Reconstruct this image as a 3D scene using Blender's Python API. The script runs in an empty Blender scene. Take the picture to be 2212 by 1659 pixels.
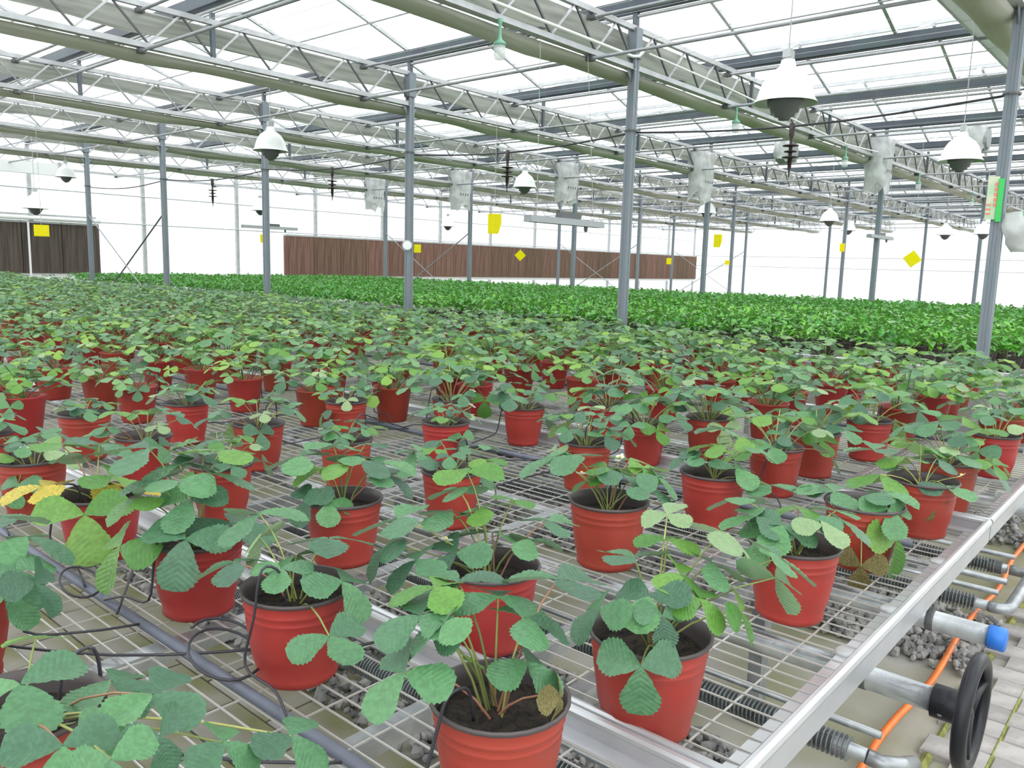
import bpy, math, random
import numpy as np
from mathutils import Matrix, Vector

random.seed(7)
rnd = random.Random(11)
SC = bpy.context.scene
COL = SC.collection

# ------------------------------------------------------------------ camera
EYE = 1.63                                   # eye height above the floor
YAW, PITCH, ROLL = math.radians(49.0705), math.radians(8.4276), math.radians(-1.552)
FOCAL = 1740.69 / 2212 * 36.0
fw = Vector((math.sin(YAW) * math.cos(PITCH), math.cos(YAW) * math.cos(PITCH), -math.sin(PITCH)))
rt = Vector((math.cos(YAW), -math.sin(YAW), 0))
dn = fw.cross(rt)
rt2 = rt * math.cos(ROLL) + dn * math.sin(ROLL)
dn2 = -rt * math.sin(ROLL) + dn * math.cos(ROLL)
cam_d = bpy.data.cameras.new('camera')
cam = bpy.data.objects.new('camera', cam_d)
COL.objects.link(cam)
cam_d.sensor_width = 36.0
cam_d.lens = FOCAL
cam_d.clip_end = 300
m = Matrix.Identity(4)
for i in range(3):
    m[i][0], m[i][1], m[i][2] = rt2[i], -dn2[i], -fw[i]
m[2][3] = EYE
cam.matrix_world = m
SC.camera = cam

# ------------------------------------------------------------------ world: bright overcast
W = bpy.data.worlds.new('overcast_sky')
SC.world = W
W.use_nodes = True
nt = W.node_tree
bg = nt.nodes['Background']
tc = nt.nodes.new('ShaderNodeTexCoord')
nz = nt.nodes.new('ShaderNodeTexNoise')
nz.inputs['Scale'].default_value = 2.6
nz.inputs['Detail'].default_value = 1.5
cr = nt.nodes.new('ShaderNodeValToRGB')
cr.color_ramp.elements[0].position = 0.38
cr.color_ramp.elements[0].color = (0.265, 0.31, 0.335, 1)
cr.color_ramp.elements[1].position = 0.46
cr.color_ramp.elements[1].color = (0.97, 1.0, 1.0, 1)
nt.links.new(tc.outputs['Generated'], nz.inputs['Vector'])
nt.links.new(nz.outputs['Fac'], cr.inputs['Fac'])
nt.links.new(cr.outputs['Color'], bg.inputs['Color'])
bg.inputs['Strength'].default_value = 2.6
W.cycles.sampling_method = 'NONE'            # an even sky needs no importance map
SC.view_settings.view_transform = 'Standard'
SC.view_settings.look = 'None'
SC.view_settings.gamma = 1.0
SC.view_settings.use_curve_mapping = False
SC.view_settings.exposure = 0.25
SC.cycles.transparent_max_bounces = 32
SC.cycles.max_bounces = 6
SC.cycles.diffuse_bounces = 3
SC.cycles.glossy_bounces = 2
SC.cycles.transmission_bounces = 4
SC.cycles.adaptive_threshold = 0.03
SC.cycles.caustics_reflective = False
SC.cycles.caustics_refractive = False

# ------------------------------------------------------------------ materials
MATS = {}


def mat(name, col, rough=0.5, metal=0.0, var=0.0, scale=8.0, col2=None, bump=0.0, bscale=40.0, spec=0.5,
        obj_var=0.0, back=None, transl=0.0, alpha_mix=0.0, coords='Object', stretch=None, wave=None):
    mt = bpy.data.materials.new(name)
    mt.use_nodes = True
    t = mt.node_tree
    n, l = t.nodes, t.links
    p = n['Principled BSDF']
    out = n['Material Output']
    p.inputs['Roughness'].default_value = rough
    p.inputs['Metallic'].default_value = metal
    p.inputs['Specular IOR Level'].default_value = spec
    rgb = n.new('ShaderNodeRGB')
    rgb.outputs[0].default_value = (*col, 1)
    c = rgb.outputs[0]
    tcx = n.new('ShaderNodeTexCoord')
    vec = tcx.outputs[coords]
    if stretch:
        mp = n.new('ShaderNodeMapping')
        mp.inputs['Scale'].default_value = stretch
        l.new(vec, mp.inputs['Vector'])
        vec = mp.outputs[0]
    if var or col2:
        no = n.new('ShaderNodeTexNoise')
        no.inputs['Scale'].default_value = scale
        no.inputs['Detail'].default_value = 2.5
        l.new(vec, no.inputs['Vector'])
        mx = n.new('ShaderNodeMix')
        mx.data_type = 'RGBA'
        b2 = col2 if col2 else tuple(max(0, x * (1 - var)) for x in col)
        rp = n.new('ShaderNodeValToRGB')
        rp.color_ramp.elements[0].position = 0.40
        rp.color_ramp.elements[1].position = 0.62
        l.new(no.outputs['Fac'], rp.inputs['Fac'])
        l.new(rp.outputs['Color'], mx.inputs['Factor'])
        l.new(c, mx.inputs['A'])
        mx.inputs['B'].default_value = (*b2, 1)
        c = mx.outputs['Result']
    if obj_var:
        oi = n.new('ShaderNodeObjectInfo')
        hs = n.new('ShaderNodeHueSaturation')
        mr = n.new('ShaderNodeMapRange')
        mr.inputs['To Min'].default_value = 1 - obj_var
        mr.inputs['To Max'].default_value = 1 + obj_var
        l.new(oi.outputs['Random'], mr.inputs['Value'])
        mr2 = n.new('ShaderNodeMapRange')
        mr2.inputs['To Min'].default_value = 0.5 + obj_var * 0.06
        mr2.inputs['To Max'].default_value = 0.5 - obj_var * 0.09
        l.new(oi.outputs['Random'], mr2.inputs['Value'])
        l.new(mr.outputs['Result'], hs.inputs['Value'])
        l.new(mr2.outputs['Result'], hs.inputs['Hue'])
        l.new(c, hs.inputs['Color'])
        c = hs.outputs['Color']
    if back:
        ge = n.new('ShaderNodeNewGeometry')
        mb = n.new('ShaderNodeMix')
        mb.data_type = 'RGBA'
        l.new(ge.outputs['Backfacing'], mb.inputs['Factor'])
        l.new(c, mb.inputs['A'])
        mb.inputs['B'].default_value = (*back, 1)
        c = mb.outputs['Result']
    l.new(c, p.inputs['Base Color'])
    if bump:
        if wave:
            uv = n.new('ShaderNodeUVMap')
            bn = n.new('ShaderNodeTexWave')
            bn.bands_direction = 'X'
            bn.inputs['Scale'].default_value = wave
            bn.inputs['Distortion'].default_value = 0.6
            l.new(uv.outputs[0], bn.inputs['Vector'])
        else:
            bn = n.new('ShaderNodeTexNoise')
            bn.inputs['Scale'].default_value = bscale
            bn.inputs['Detail'].default_value = 1.5
            l.new(vec, bn.inputs['Vector'])
        bp = n.new('ShaderNodeBump')
        bp.inputs['Strength'].default_value = bump
        bp.inputs['Distance'].default_value = 0.01
        l.new(bn.outputs['Fac'], bp.inputs['Height'])
        l.new(bp.outputs['Normal'], p.inputs['Normal'])
    sh = p.outputs[0]
    if transl:
        tr = n.new('ShaderNodeBsdfTranslucent')
        l.new(c, tr.inputs['Color'])
        ms = n.new('ShaderNodeMixShader')
        ms.inputs[0].default_value = transl
        l.new(sh, ms.inputs[1])
        l.new(tr.outputs[0], ms.inputs[2])
        sh = ms.outputs[0]
    if alpha_mix:
        tp = n.new('ShaderNodeBsdfTransparent')
        ms = n.new('ShaderNodeMixShader')
        ms.inputs[0].default_value = alpha_mix
        l.new(sh, ms.inputs[1])
        l.new(tp.outputs[0], ms.inputs[2])
        sh = ms.outputs[0]
    l.new(sh, out.inputs['Surface'])
    MATS[name] = mt
    return mt


mat('steel', (0.32, 0.335, 0.36), 0.42, 0.35, var=0.18, scale=6)
mat('post_steel', (0.215, 0.235, 0.27), 0.5, 0.25, var=0.2, scale=5, col2=(0.19, 0.23, 0.26))
mat('light_steel', (0.5, 0.51, 0.53), 0.4, 0.3, var=0.15, scale=5)
mat('gutter_steel', (0.095, 0.125, 0.14), 0.45, 0.2, var=0.25, scale=3, col2=(0.085, 0.095, 0.12))
mat('aluminium', (0.58, 0.59, 0.62), 0.32, 0.55, var=0.08, scale=9)
mat('white_paint', (0.86, 0.87, 0.88), 0.4)
mat('dark_steel', (0.12, 0.125, 0.13), 0.5, 0.3)
mat('galvanised', (0.42, 0.44, 0.46), 0.33, 0.55, var=0.3, scale=14, bump=0.1, bscale=60)
mat('fin_steel', (0.30, 0.33, 0.34), 0.45, 0.5, var=0.25, scale=20)
mat('zinc_wire', (0.52, 0.51, 0.49), 0.4, 0.35)
mat('pvc_grey', (0.13, 0.145, 0.19), 0.5, var=0.15, scale=10)
mat('black_tube', (0.035, 0.035, 0.045), 0.45)
mat('black_plastic', (0.010, 0.010, 0.015), 0.35, spec=0.35)
mat('blue_plastic', (0.02, 0.16, 0.60), 0.4)
mat('blue_tape', (0.04, 0.30, 0.55), 0.5)
mat('orange_hose', (0.85, 0.20, 0.03), 0.42, var=0.25, scale=12)
mat('pot_red', (0.365, 0.045, 0.029), 0.42, var=0.16, scale=5, obj_var=0.10, bump=0.06, bscale=25)
mat('pot_lining', (0.075, 0.06, 0.062), 0.45)
mat('soil', (0.040, 0.028, 0.020), 0.95, var=0.5, scale=60, col2=(0.012, 0.009, 0.008), bump=1.0, bscale=120)
LEAFMAT = [
    mat('leaf_dark', (0.085, 0.225, 0.11), 0.40, var=0.22, scale=9, obj_var=0.38, back=(0.22, 0.36, 0.20), transl=0.22, bump=0.13, wave=3.0, spec=0.55),
    mat('leaf_bright', (0.125, 0.32, 0.055), 0.42, var=0.2, scale=9, obj_var=0.22, back=(0.26, 0.42, 0.15), transl=0.3, bump=0.13, wave=3.0, spec=0.6),
    mat('leaf_pale', (0.30, 0.44, 0.22), 0.5, var=0.15, scale=9, obj_var=0.12, back=(0.33, 0.45, 0.26), transl=0.3, bump=0.13, wave=3.0),
    mat('leaf_dead', (0.20, 0.17, 0.06), 0.8, var=0.4, scale=14, back=(0.22, 0.19, 0.09), transl=0.15, bump=0.15, wave=3.0),
    mat('leaf_yellow', (0.72, 0.52, 0.07), 0.5, var=0.3, scale=14, col2=(0.42, 0.40, 0.06), back=(0.6, 0.5, 0.12), transl=0.3, bump=0.3, wave=3.0)]
FARLEAF = [
    mat('leaf_dark_far', (0.088, 0.24, 0.088), 0.42, obj_var=0.45, back=(0.22, 0.36, 0.20), transl=0.22, spec=0.55),
    mat('leaf_bright_far', (0.15, 0.35, 0.055), 0.42, obj_var=0.35, back=(0.26, 0.42, 0.15), transl=0.3),
    mat('leaf_pale_far', (0.30, 0.43, 0.22), 0.5, obj_var=0.15, back=(0.33, 0.45, 0.26), transl=0.3)]
mat('petiole_green', (0.26, 0.30, 0.09), 0.5, obj_var=0.3)
mat('petiole_red', (0.33, 0.17, 0.10), 0.5, obj_var=0.2)
mat('petal', (0.88, 0.88, 0.84), 0.6, transl=0.3)
mat('flower_eye', (0.65, 0.55, 0.08), 0.7)
mat('foliage', (0.125, 0.47, 0.035), 0.24, var=0.35, scale=11, obj_var=0.22, back=(0.14, 0.36, 0.06), transl=0.25, spec=0.7, col2=(0.05, 0.25, 0.018))  # dark green noise paints in the shaded gaps among the leaves
mat('foliage_stem', (0.13, 0.16, 0.05), 0.6)
mat('concrete', (0.40, 0.385, 0.355), 0.85, var=0.3, scale=1.9, col2=(0.27, 0.265, 0.17), bump=0.25, bscale=30)
mat('slab', (0.33, 0.315, 0.28), 0.85, scale=2.5, col2=(0.20, 0.20, 0.095), obj_var=0.12, bump=0.25, bscale=40)
mat('paver', (0.40, 0.375, 0.36), 0.85, var=0.2, scale=14, obj_var=0.12, bump=0.3, bscale=60)
mat('moss', (0.26, 0.27, 0.07), 0.95, var=0.4, scale=30, bump=0.6, bscale=90)
mat('gravel', (0.36, 0.35, 0.335), 0.8, scale=9, col2=(0.17, 0.17, 0.17), bump=0.3, bscale=60)


def sheet_mat(name, col, clear, dust):
    """thin sheet: part of the light goes straight through, the rest is scattered"""
    mt = bpy.data.materials.new(name)
    mt.use_nodes = True
    t = mt.node_tree
    n, l = t.nodes, t.links
    n.remove(n['Principled BSDF'])
    tr = n.new('ShaderNodeBsdfTranslucent')
    tr.inputs['Color'].default_value = (*col, 1)
    df = n.new('ShaderNodeBsdfDiffuse')
    df.inputs['Color'].default_value = (*col, 1)
    m1 = n.new('ShaderNodeMixShader')
    m1.inputs[0].default_value = dust
    l.new(tr.outputs[0], m1.inputs[1])
    l.new(df.outputs[0], m1.inputs[2])
    last = m1.outputs[0]
    if clear:
        tp = n.new('ShaderNodeBsdfTransparent')
        m2 = n.new('ShaderNodeMixShader')
        m2.inputs[0].default_value = clear
        l.new(last, m2.inputs[1])
        l.new(tp.outputs[0], m2.inputs[2])
        last = m2.outputs[0]
    l.new(last, n['Material Output'].inputs['Surface'])
    MATS[name] = mt


sheet_mat('pane_glass', (0.90, 0.95, 0.97), 0.93, 0.3)
sheet_mat('wall_sheet', (0.93, 0.95, 0.96), 0.0, 0.12)
mat('screen_grey', (0.74, 0.75, 0.73), 0.8, scale=3, col2=(0.5, 0.51, 0.48), stretch=(0.3, 3, 3), transl=0.5, bump=0.3, bscale=10)
mat('screen_green', (0.64, 0.64, 0.59), 0.8, scale=2, col2=(0.47, 0.48, 0.39), stretch=(0.3, 2, 2), transl=0.4, bump=0.3, bscale=10)
mat('screen_white', (0.72, 0.74, 0.73), 0.7, transl=0.4, scale=30, col2=(0.60, 0.62, 0.62), stretch=(12, 0.3, 1))
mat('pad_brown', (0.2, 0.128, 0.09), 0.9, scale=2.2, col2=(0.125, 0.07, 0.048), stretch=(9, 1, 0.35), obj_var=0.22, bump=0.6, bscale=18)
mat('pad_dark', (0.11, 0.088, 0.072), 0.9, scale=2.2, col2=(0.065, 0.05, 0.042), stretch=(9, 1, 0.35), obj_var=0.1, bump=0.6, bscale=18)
mat('lamp_white', (0.92, 0.94, 0.94), 0.35)
mat('lamp_inside', (0.50, 0.52, 0.52), 0.35, 0.4)
mat('lamp_dark', (0.10, 0.105, 0.105), 0.5)
mat('jar_green', (0.18, 0.42, 0.30), 0.4)
mat('jar_glass', (0.80, 0.84, 0.84), 0.15, transl=0.4, alpha_mix=0.35)
mat('insulator', (0.025, 0.012, 0.012), 0.35)
mat('card_yellow', (0.95, 0.88, 0.02), 0.5, transl=0.7)
mat('card_green', (0.03, 0.50, 0.10), 0.45)
mat('card_pale', (0.50, 0.70, 0.48), 0.5, scale=14, col2=(0.75, 0.72, 0.55), transl=0.2)
mat('print_red', (0.75, 0.22, 0.14), 0.6)
mat('plastic_film', (0.80, 0.82, 0.83), 0.3, transl=0.35, var=0.3, scale=5, bump=0.8, bscale=9, alpha_mix=0.06)
mat('fan_grey', (0.30, 0.32, 0.33), 0.5, 0.2)
mat('string', (0.45, 0.45, 0.43), 0.7)

# ------------------------------------------------------------------ geometry helpers


class MB:
    def __init__(self):
        self.v, self.f = [], []

    def box(self, c, s):
        x, y, z = c
        a, b, d = s[0] / 2, s[1] / 2, s[2] / 2
        i = len(self.v)
        self.v += [(x + sx * a, y + sy * b, z + sz * d) for sz in (-1, 1) for sy in (-1, 1) for sx in (-1, 1)]
        self.f += [tuple(i + k for k in q) for q in ((0, 2, 3, 1), (4, 5, 7, 6), (0, 1, 5, 4), (2, 6, 7, 3), (0, 4, 6, 2), (1, 3, 7, 5))]
        return self

    def bar(self, p, q, w, h, up=(0, 0, 1)):
        p, q = Vector(p), Vector(q)
        d = (q - p).normalized()
        s = d.cross(Vector(up))
        if s.length < 1e-4:
            s = d.cross(Vector((1, 0, 0)))
        s.normalize()
        u = s.cross(d)
        i = len(self.v)
        for e in (p, q):
            for a, b in ((-1, -1), (1, -1), (1, 1), (-1, 1)):
                self.v.append(tuple(e + s * (a * w / 2) + u * (b * h / 2)))
        self.f += [tuple(i + k for k in g) for g in ((0, 1, 2, 3), (7, 6, 5, 4), (0, 4, 5, 1), (1, 5, 6, 2), (2, 6, 7, 3), (3, 7, 4, 0))]
        return self

    def tube(self, pts, r, n=8, cap=True):
        pts = [Vector(p) for p in pts]
        rs = r if isinstance(r, (list, tuple)) else [r] * len(pts)
        i0 = len(self.v)
        prev = None
        for k, p in enumerate(pts):
            d = (pts[min(k + 1, len(pts) - 1)] - pts[max(k - 1, 0)])
            d = d.normalized() if d.length > 1e-9 else Vector((0, 0, 1))
            if prev is None:
                s = d.cross(Vector((0, 0, 1)))
                if s.length < 1e-3:
                    s = d.cross(Vector((1, 0, 0)))
            else:
                s = prev - d * prev.dot(d)
            s.normalize()
            prev = s
            u = d.cross(s)
            for j in range(n):
                a = 2 * math.pi * j / n
                self.v.append(tuple(p + (s * math.cos(a) + u * math.sin(a)) * rs[k]))
        for k in range(len(pts) - 1):
            for j in range(n):
                a, b = i0 + k * n + j, i0 + k * n + (j + 1) % n
                self.f.append((a, b, b + n, a + n))
        if cap:
            self.f.append(tuple(i0 + j for j in reversed(range(n))))
            self.f.append(tuple(i0 + (len(pts) - 1) * n + j for j in range(n)))
        return self

    def lathe(self, prof, n=24, c=(0, 0, 0), axis='z', wob=None):
        i0 = len(self.v)
        for k, (r, h) in enumerate(prof):
            for j in range(n):
                a = 2 * math.pi * j / n
                rr = r if wob is None else r * (1 + wob(k, a))
                x, y = rr * math.cos(a), rr * math.sin(a)
                if axis == 'z':
                    self.v.append((c[0] + x, c[1] + y, c[2] + h))
                else:
                    self.v.append((c[0] + x, c[1] + h, c[2] + y))
        for k in range(len(prof) - 1):
            for j in range(n):
                a, b = i0 + k * n + j, i0 + k * n + (j + 1) % n
                self.f.append((a, b, b + n, a + n) if axis == 'z' else (a, a + n, b + n, b))
        return self

    def extrude(self, prof, p, q, side, up=(0, 0, 1), closed=True):
        """profile [(s,u)] swept straight from p to q"""
        p, q, s, u = Vector(p), Vector(q), Vector(side), Vector(up)
        i = len(self.v)
        n = len(prof)
        for e in (p, q):
            self.v += [tuple(e + s * a + u * b) for a, b in prof]
        for k in range(n if closed else n - 1):
            a, b = i + k, i + (k + 1) % n
            self.f.append((a, b, b + n, a + n))
        if closed:
            self.f.append(tuple(range(i + n - 1, i - 1, -1)))
            self.f.append(tuple(range(i + n, i + 2 * n)))
        return self

    def mesh(self, name, mt, smooth=False):
        me = bpy.data.meshes.new(name)
        me.from_pydata(self.v, [], self.f)
        me.materials.append(MATS[mt] if isinstance(mt, str) else mt)
        if smooth:
            me.polygons.foreach_set('use_smooth', [True] * len(me.polygons))
        me.update()
        return me

    def build(self, name, mt, parent=None, smooth=False, **kw):
        return obj(name, self.mesh(name, mt, smooth), parent, **kw)


def obj(name, me, parent=None, loc=None, rot=None, scale=None, label=None, cat=None, group=None, kind=None):
    o = bpy.data.objects.new(name, me)
    COL.objects.link(o)
    if parent is not None:
        o.parent = parent
    if loc is not None:
        o.location = loc
    if rot is not None:
        o.rotation_euler = rot
    if scale is not None:
        o.scale = (scale, scale, scale) if not isinstance(scale, (tuple, list)) else scale
    if label:
        o['label'] = label
    if cat:
        o['category'] = cat
    if group:
        o['group'] = group
    if kind:
        o['kind'] = kind
    return o


def thing(name, label, cat, loc=(0, 0, 0), group=None, kind=None, rz=0.0):
    o = obj(name, None, None, loc, (0, 0, rz), None, label, cat, group, kind)
    o.empty_display_size = 0.05
    return o


_T = ['', 'first', 'second', 'third', 'fourth', 'fifth', 'sixth', 'seventh', 'eighth', 'ninth', 'tenth', 'eleventh', 'twelfth', 'thirteenth',
      'fourteenth', 'fifteenth', 'sixteenth', 'seventeenth', 'eighteenth', 'nineteenth']
_D = {2: ('twenty', 'twentieth'), 3: ('thirty', 'thirtieth'), 4: ('forty', 'fortieth'), 5: ('fifty', 'fiftieth'), 6: ('sixty', 'sixtieth'), 7: ('seventy', 'seventieth')}


def nth(i):
    if i < 20:
        return _T[i]
    a, b = divmod(i, 10)
    return _D[a][1] if b == 0 else _D[a][0] + '-' + _T[b]


# ------------------------------------------------------------------ grid of the house
ROWS = [8.53 + 9.6 * k for k in range(-1, 5)]        # post rows
FRAMES = [1.6 + 4.0 * k for k in range(7)]           # truss lines
X0, X1, YW = ROWS[0], ROWS[-1], FRAMES[-1]
Z_LOW, Z_UP, Z_GUT = 4.03, 4.47, 4.56

# floor --------------------------------------------------------------
fl = MB()
fl.box(((X0 + X1) / 2 + 2, 13, -0.06), (X1 - X0 + 30, 60, 0.10))
floor = fl.build('floor', 'concrete', label='grey concrete greenhouse floor under the benches', cat='floor', kind='structure')
rp = random.Random(3)
pv = MB().box((0, 0, 0), (0.196, 0.108, 0.05))
# chamfered paver
pvm = MB()
for (a, z) in ((1.0, -0.03), (1.0, 0.012), (0.955, 0.018)):
    pvm.v += [(sx * 0.099 * a, sy * 0.0605 * (a if a == 1 else 0.93), z) for sx, sy in ((-1, -1), (1, -1), (1, 1), (-1, 1))]
for k in (0, 4):
    pvm.f += [(k + j, k + (j + 1) % 4, k + 4 + (j + 1) % 4, k + 4 + j) for j in range(4)]
pvm.f.append((8, 9, 10, 11))
paver_mesh = pvm.mesh('paver', 'paver')
cnt = 0
for i in range(32):
    xx = 2.45 + i * 0.126
    for j in range(5):
        yy = 0.50 - j * 0.205 - (0.1 if i % 2 else 0)
        if yy < 0.13 * xx - 0.75 or yy < -0.45:
            continue
        obj('paver', paver_mesh, floor, (xx, yy, 0.0 + rp.uniform(-0.002, 0.002)), (0, 0, math.pi / 2 + rp.uniform(-.01, .01)))
slm = MB()
for (a, z) in ((1.0, -0.03), (1.0, 0.004), (0.97, 0.008)):
    slm.v += [(sx * 0.198 * a, sy * 0.098 * a, z) for sx, sy in ((-1, -1), (1, -1), (1, 1), (-1, 1))]
for k in (0, 4):
    slm.f += [(k + j, k + (j + 1) % 4, k + 4 + (j + 1) % 4, k + 4 + j) for j in range(4)]
slm.f.append((8, 9, 10, 11))
slab_mesh = slm.mesh('slab', 'slab')
for i in range(8):
    for j in range(11):
        xx, yy = 0.12 + i * 0.204, 0.75 + j * 0.405 + (0.2 if i % 2 else 0)
        if xx < 0.27 * yy - 0.2:
            continue
        obj('slab', slab_mesh, floor, (xx, yy, rp.uniform(-.002, .002)), (0, 0, math.pi / 2))
for i, (xa, xb, ya, yb) in enumerate([(2.6, 4.9, 0.555, 0.585), (2.8, 4.3, 0.385, 0.42)]):
    mm = MB()
    n = 14
    for k in range(n + 1):
        t = k / n
        x = xa + (xb - xa) * t
        w = (yb - ya) / 2 * (0.5 + 0.5 * abs(math.sin(k * 2.1 + i)) + 0.2) * (1 if yb - ya < .05 else math.sin(math.pi * min(max(t, .04), .96)))
        mm.v += [(x, (ya + yb) / 2 - w, 0.0), (x, (ya + yb) / 2, 0.021 if ya < .5 else 0.012), (x, (ya + yb) / 2 + w, 0.0)]
    for k in range(n):
        a = k * 3
        mm.f += [(a, a + 3, a + 4, a + 1), (a + 1, a + 4, a + 5, a + 2)]
    mm.build('moss_strip' if yb - ya < .05 else 'moss_patch', 'moss', floor, kind='stuff')

# gravel strips ------------------------------------------------------
ico_v = []
g = (1 + 5 ** .5) / 2
for a, b in ((-1, g), (1, g), (-1, -g), (1, -g)):
    ico_v += [(a, b, 0), (0, a, b), (b, 0, a)]
ico_v = np.array(ico_v) / math.hypot(1, g)
from itertools import combinations
edges = {}
lim = 1.06
ico_f = [t for t in combinations(range(12), 3) if all(np.linalg.norm(ico_v[a] - ico_v[b]) < lim for a, b in combinations(t, 2))]
ico_f = [t if np.dot(np.cross(ico_v[t[1]] - ico_v[t[0]], ico_v[t[2]] - ico_v[t[0]]), ico_v[t[0]]) > 0 else (t[0], t[2], t[1]) for t in ico_f]
ico_f = np.array(ico_f)


def np_mesh(name, V, F, mt, smooth=False):
    me = bpy.data.meshes.new(name)
    k = F.shape[1]
    me.vertices.add(len(V))
    me.vertices.foreach_set('co', V.astype(np.float32).ravel())
    me.loops.add(F.size)
    me.loops.foreach_set('vertex_index', F.astype(np.int32).ravel())
    me.polygons.add(len(F))
    me.polygons.foreach_set('loop_start', np.arange(0, F.size, k, dtype=np.int32))
    me.polygons.foreach_set('loop_total', np.full(len(F), k, dtype=np.int32))
    me.polygons.foreach_set('use_smooth', [smooth] * len(F))
    me.materials.append(MATS[mt])
    me.update(calc_edges=True)
    me.validate()
    return me


NR = np.random.RandomState(5)


def gravel(name, xa, xb, ya, yb, n, label):
    pos = np.stack([NR.uniform(xa, xb, n), NR.uniform(ya, yb, n), NR.uniform(0.004, 0.03, n)], 1)
    sc = NR.uniform(0.011, 0.027, n)
    jit = NR.uniform(0.62, 1.3, (n, 12, 1)) * NR.uniform(.7, 1.2, (n, 1, 3))
    ang = NR.uniform(0, 6.28, (n, 3))
    V = ico_v[None] * jit * sc[:, None, None]
    for ax in range(3):
        c, s = np.cos(ang[:, ax])[:, None], np.sin(ang[:, ax])[:, None]
        a, b = [(1, 2), (0, 2), (0, 1)][ax]
        va, vb = V[:, :, a].copy(), V[:, :, b].copy()
        V[:, :, a], V[:, :, b] = va * c - vb * s, va * s + vb * c
    V = V + pos[:, None, :]
    F = ico_f[None] + (np.arange(n) * 12)[:, None, None]
    obj(name, np_mesh(name, V.reshape(-1, 3), F.reshape(-1, 3), 'gravel'), label=label, cat='gravel', kind='stuff')


gravel('gravel_bed', 1.66, 2.45, 0.62, 4.2, 3300, 'grey gravel bed under the nearest bench')
gravel('gravel_bed', 3.6, 4.3, 0.60, 4.5, 3800, 'grey gravel bed by the blue-capped pipe and the handwheel')
gravel('gravel_bed', 5.6, 6.35, 0.62, 5.0, 2600, 'grey gravel bed at the right edge beyond the bench corner')

# ceiling ------------------------------------------------------------
ceil = thing('ceiling', 'clear glass saw-tooth greenhouse roof above the trusses', 'roof', ((X0 + X1) / 2, 13, Z_GUT), kind='structure')
CO = Vector((-(X0 + X1) / 2, -13, -Z_GUT))
RISE = 0.52
GUTX = [X0 + 3.2 * k for k in range(16)]
zg = 4.77


def loc(p):
    return tuple(Vector(p) + CO)


pane_meshes = {}
for sgn in (1, -1):
    mb = MB()
    th = 0.008
    a, b = (0, 0, 0), (sgn * 1.6, 0, RISE)
    mb.v += [(0, -1.99, 0), (sgn * 1.6, -1.99, RISE), (sgn * 1.6, 1.99, RISE), (0, 1.99, 0)]
    mb.f += [(0, 1, 2, 3)]
    pane_meshes[sgn] = mb.mesh('pane', 'pane_glass')
raf_meshes = {}
for sgn in (1, -1):
    raf_meshes[sgn] = MB().bar((0, 0, -0.02), (sgn * 1.6, 0, RISE - 0.02), 0.045, 0.045).mesh('rafter', 'light_steel')
rafter_far = MB()
for gi, gx in enumerate(GUTX):
    for sgn in (1, -1):
        if (gi == 0 and sgn < 0) or (gi == 15 and sgn > 0):
            continue
        for k in range(-1, 6):
            yc = FRAMES[0] + 4 * k + 2
            obj('pane', pane_meshes[sgn], ceil, loc((gx, yc, zg)))
        for k in range(14):
            y = -0.4 + 2 * k
            if gi < 10:
                obj('rafter', raf_meshes[sgn], ceil, loc((gx, y, zg)))
            else:
                rafter_far.bar(loc((gx, y, zg - .02)), loc((gx + sgn * 1.6, y, zg + RISE - .02)), .045, .045)
rafter_far.build('rafter', 'light_steel', ceil, kind='stuff')
for gi in range(15):
    gx = GUTX[gi]
    MB().box((0, 0, 0), (0.06, 28.4, 0.06)).build('ridge_bar', 'light_steel', ceil, loc=loc((gx + 1.6, 11.6, zg + RISE)))
    for fx in (0.8, 2.4):
        MB().tube([(0, -14.2, 0), (0, 14.2, 0)], 0.014, 6).build('purlin', 'light_steel', ceil, loc=loc((gx + fx, 11.6, zg + RISE / 2 - 0.05)))

# walls --------------------------------------------------------------
wl = thing('wall_left', 'white translucent sheet wall behind the brown pads', 'wall', (0, YW, 0), kind='structure')
xs = [X0 + 3.2 * k for k in range(16)]
sheet = MB().box((1.6, 0, 0.8), (3.19, 0.02, 1.6)).mesh('panel', 'wall_sheet')
sheet2 = MB().box((1.6, 0, 1.6), (3.19, 0.02, 3.18)).mesh('panel', 'wall_sheet')
for x in xs[:-1]:
    obj('panel', sheet, wl, (x, 0.12, 0))
    obj('panel', sheet2, wl, (x, 0.12, 1.62))
for x in xs:
    MB().box((0, 0, 2.3), (0.10, 0.10, 4.6)).build('mullion', 'light_steel', wl, loc=(x, 0, 0))
for z in (2.55, 3.4):
    MB().tube([(X0, 0, 0), (X1, 0, 0)], 0.02, 6).build('wall_rail', 'light_steel', wl, loc=(0, -0.06, z))
MB().box(((X0 + X1) / 2, 0, 0), (X1 - X0, 0.12, 0.14)).build('ledge', 'white_paint', wl, loc=(0, -0.1, 0.97))
wr = thing('wall_right', 'white translucent sheet wall at the far right end', 'wall', (X1, 0, 0), kind='structure')
sh3 = MB().box((0, 2.0, 0.8), (0.02, 3.99, 1.6)).mesh('panel', 'wall_sheet')
sh4 = MB().box((0, 2.0, 1.6), (0.02, 3.99, 3.18)).mesh('panel', 'wall_sheet')
for k in range(-3, 6):
    y = FRAMES[0] + 4 * k
    obj('panel', sh3, wr, (0.12, y, 0))
    obj('panel', sh4, wr, (0.12, y, 1.62))
for z in (1.9, 2.5):
    MB().tube([(0, -10, 0), (0, YW, 0)], 0.02, 6).build('wall_rail', 'light_steel', wr, loc=(-0.06, 0, z))

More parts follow.
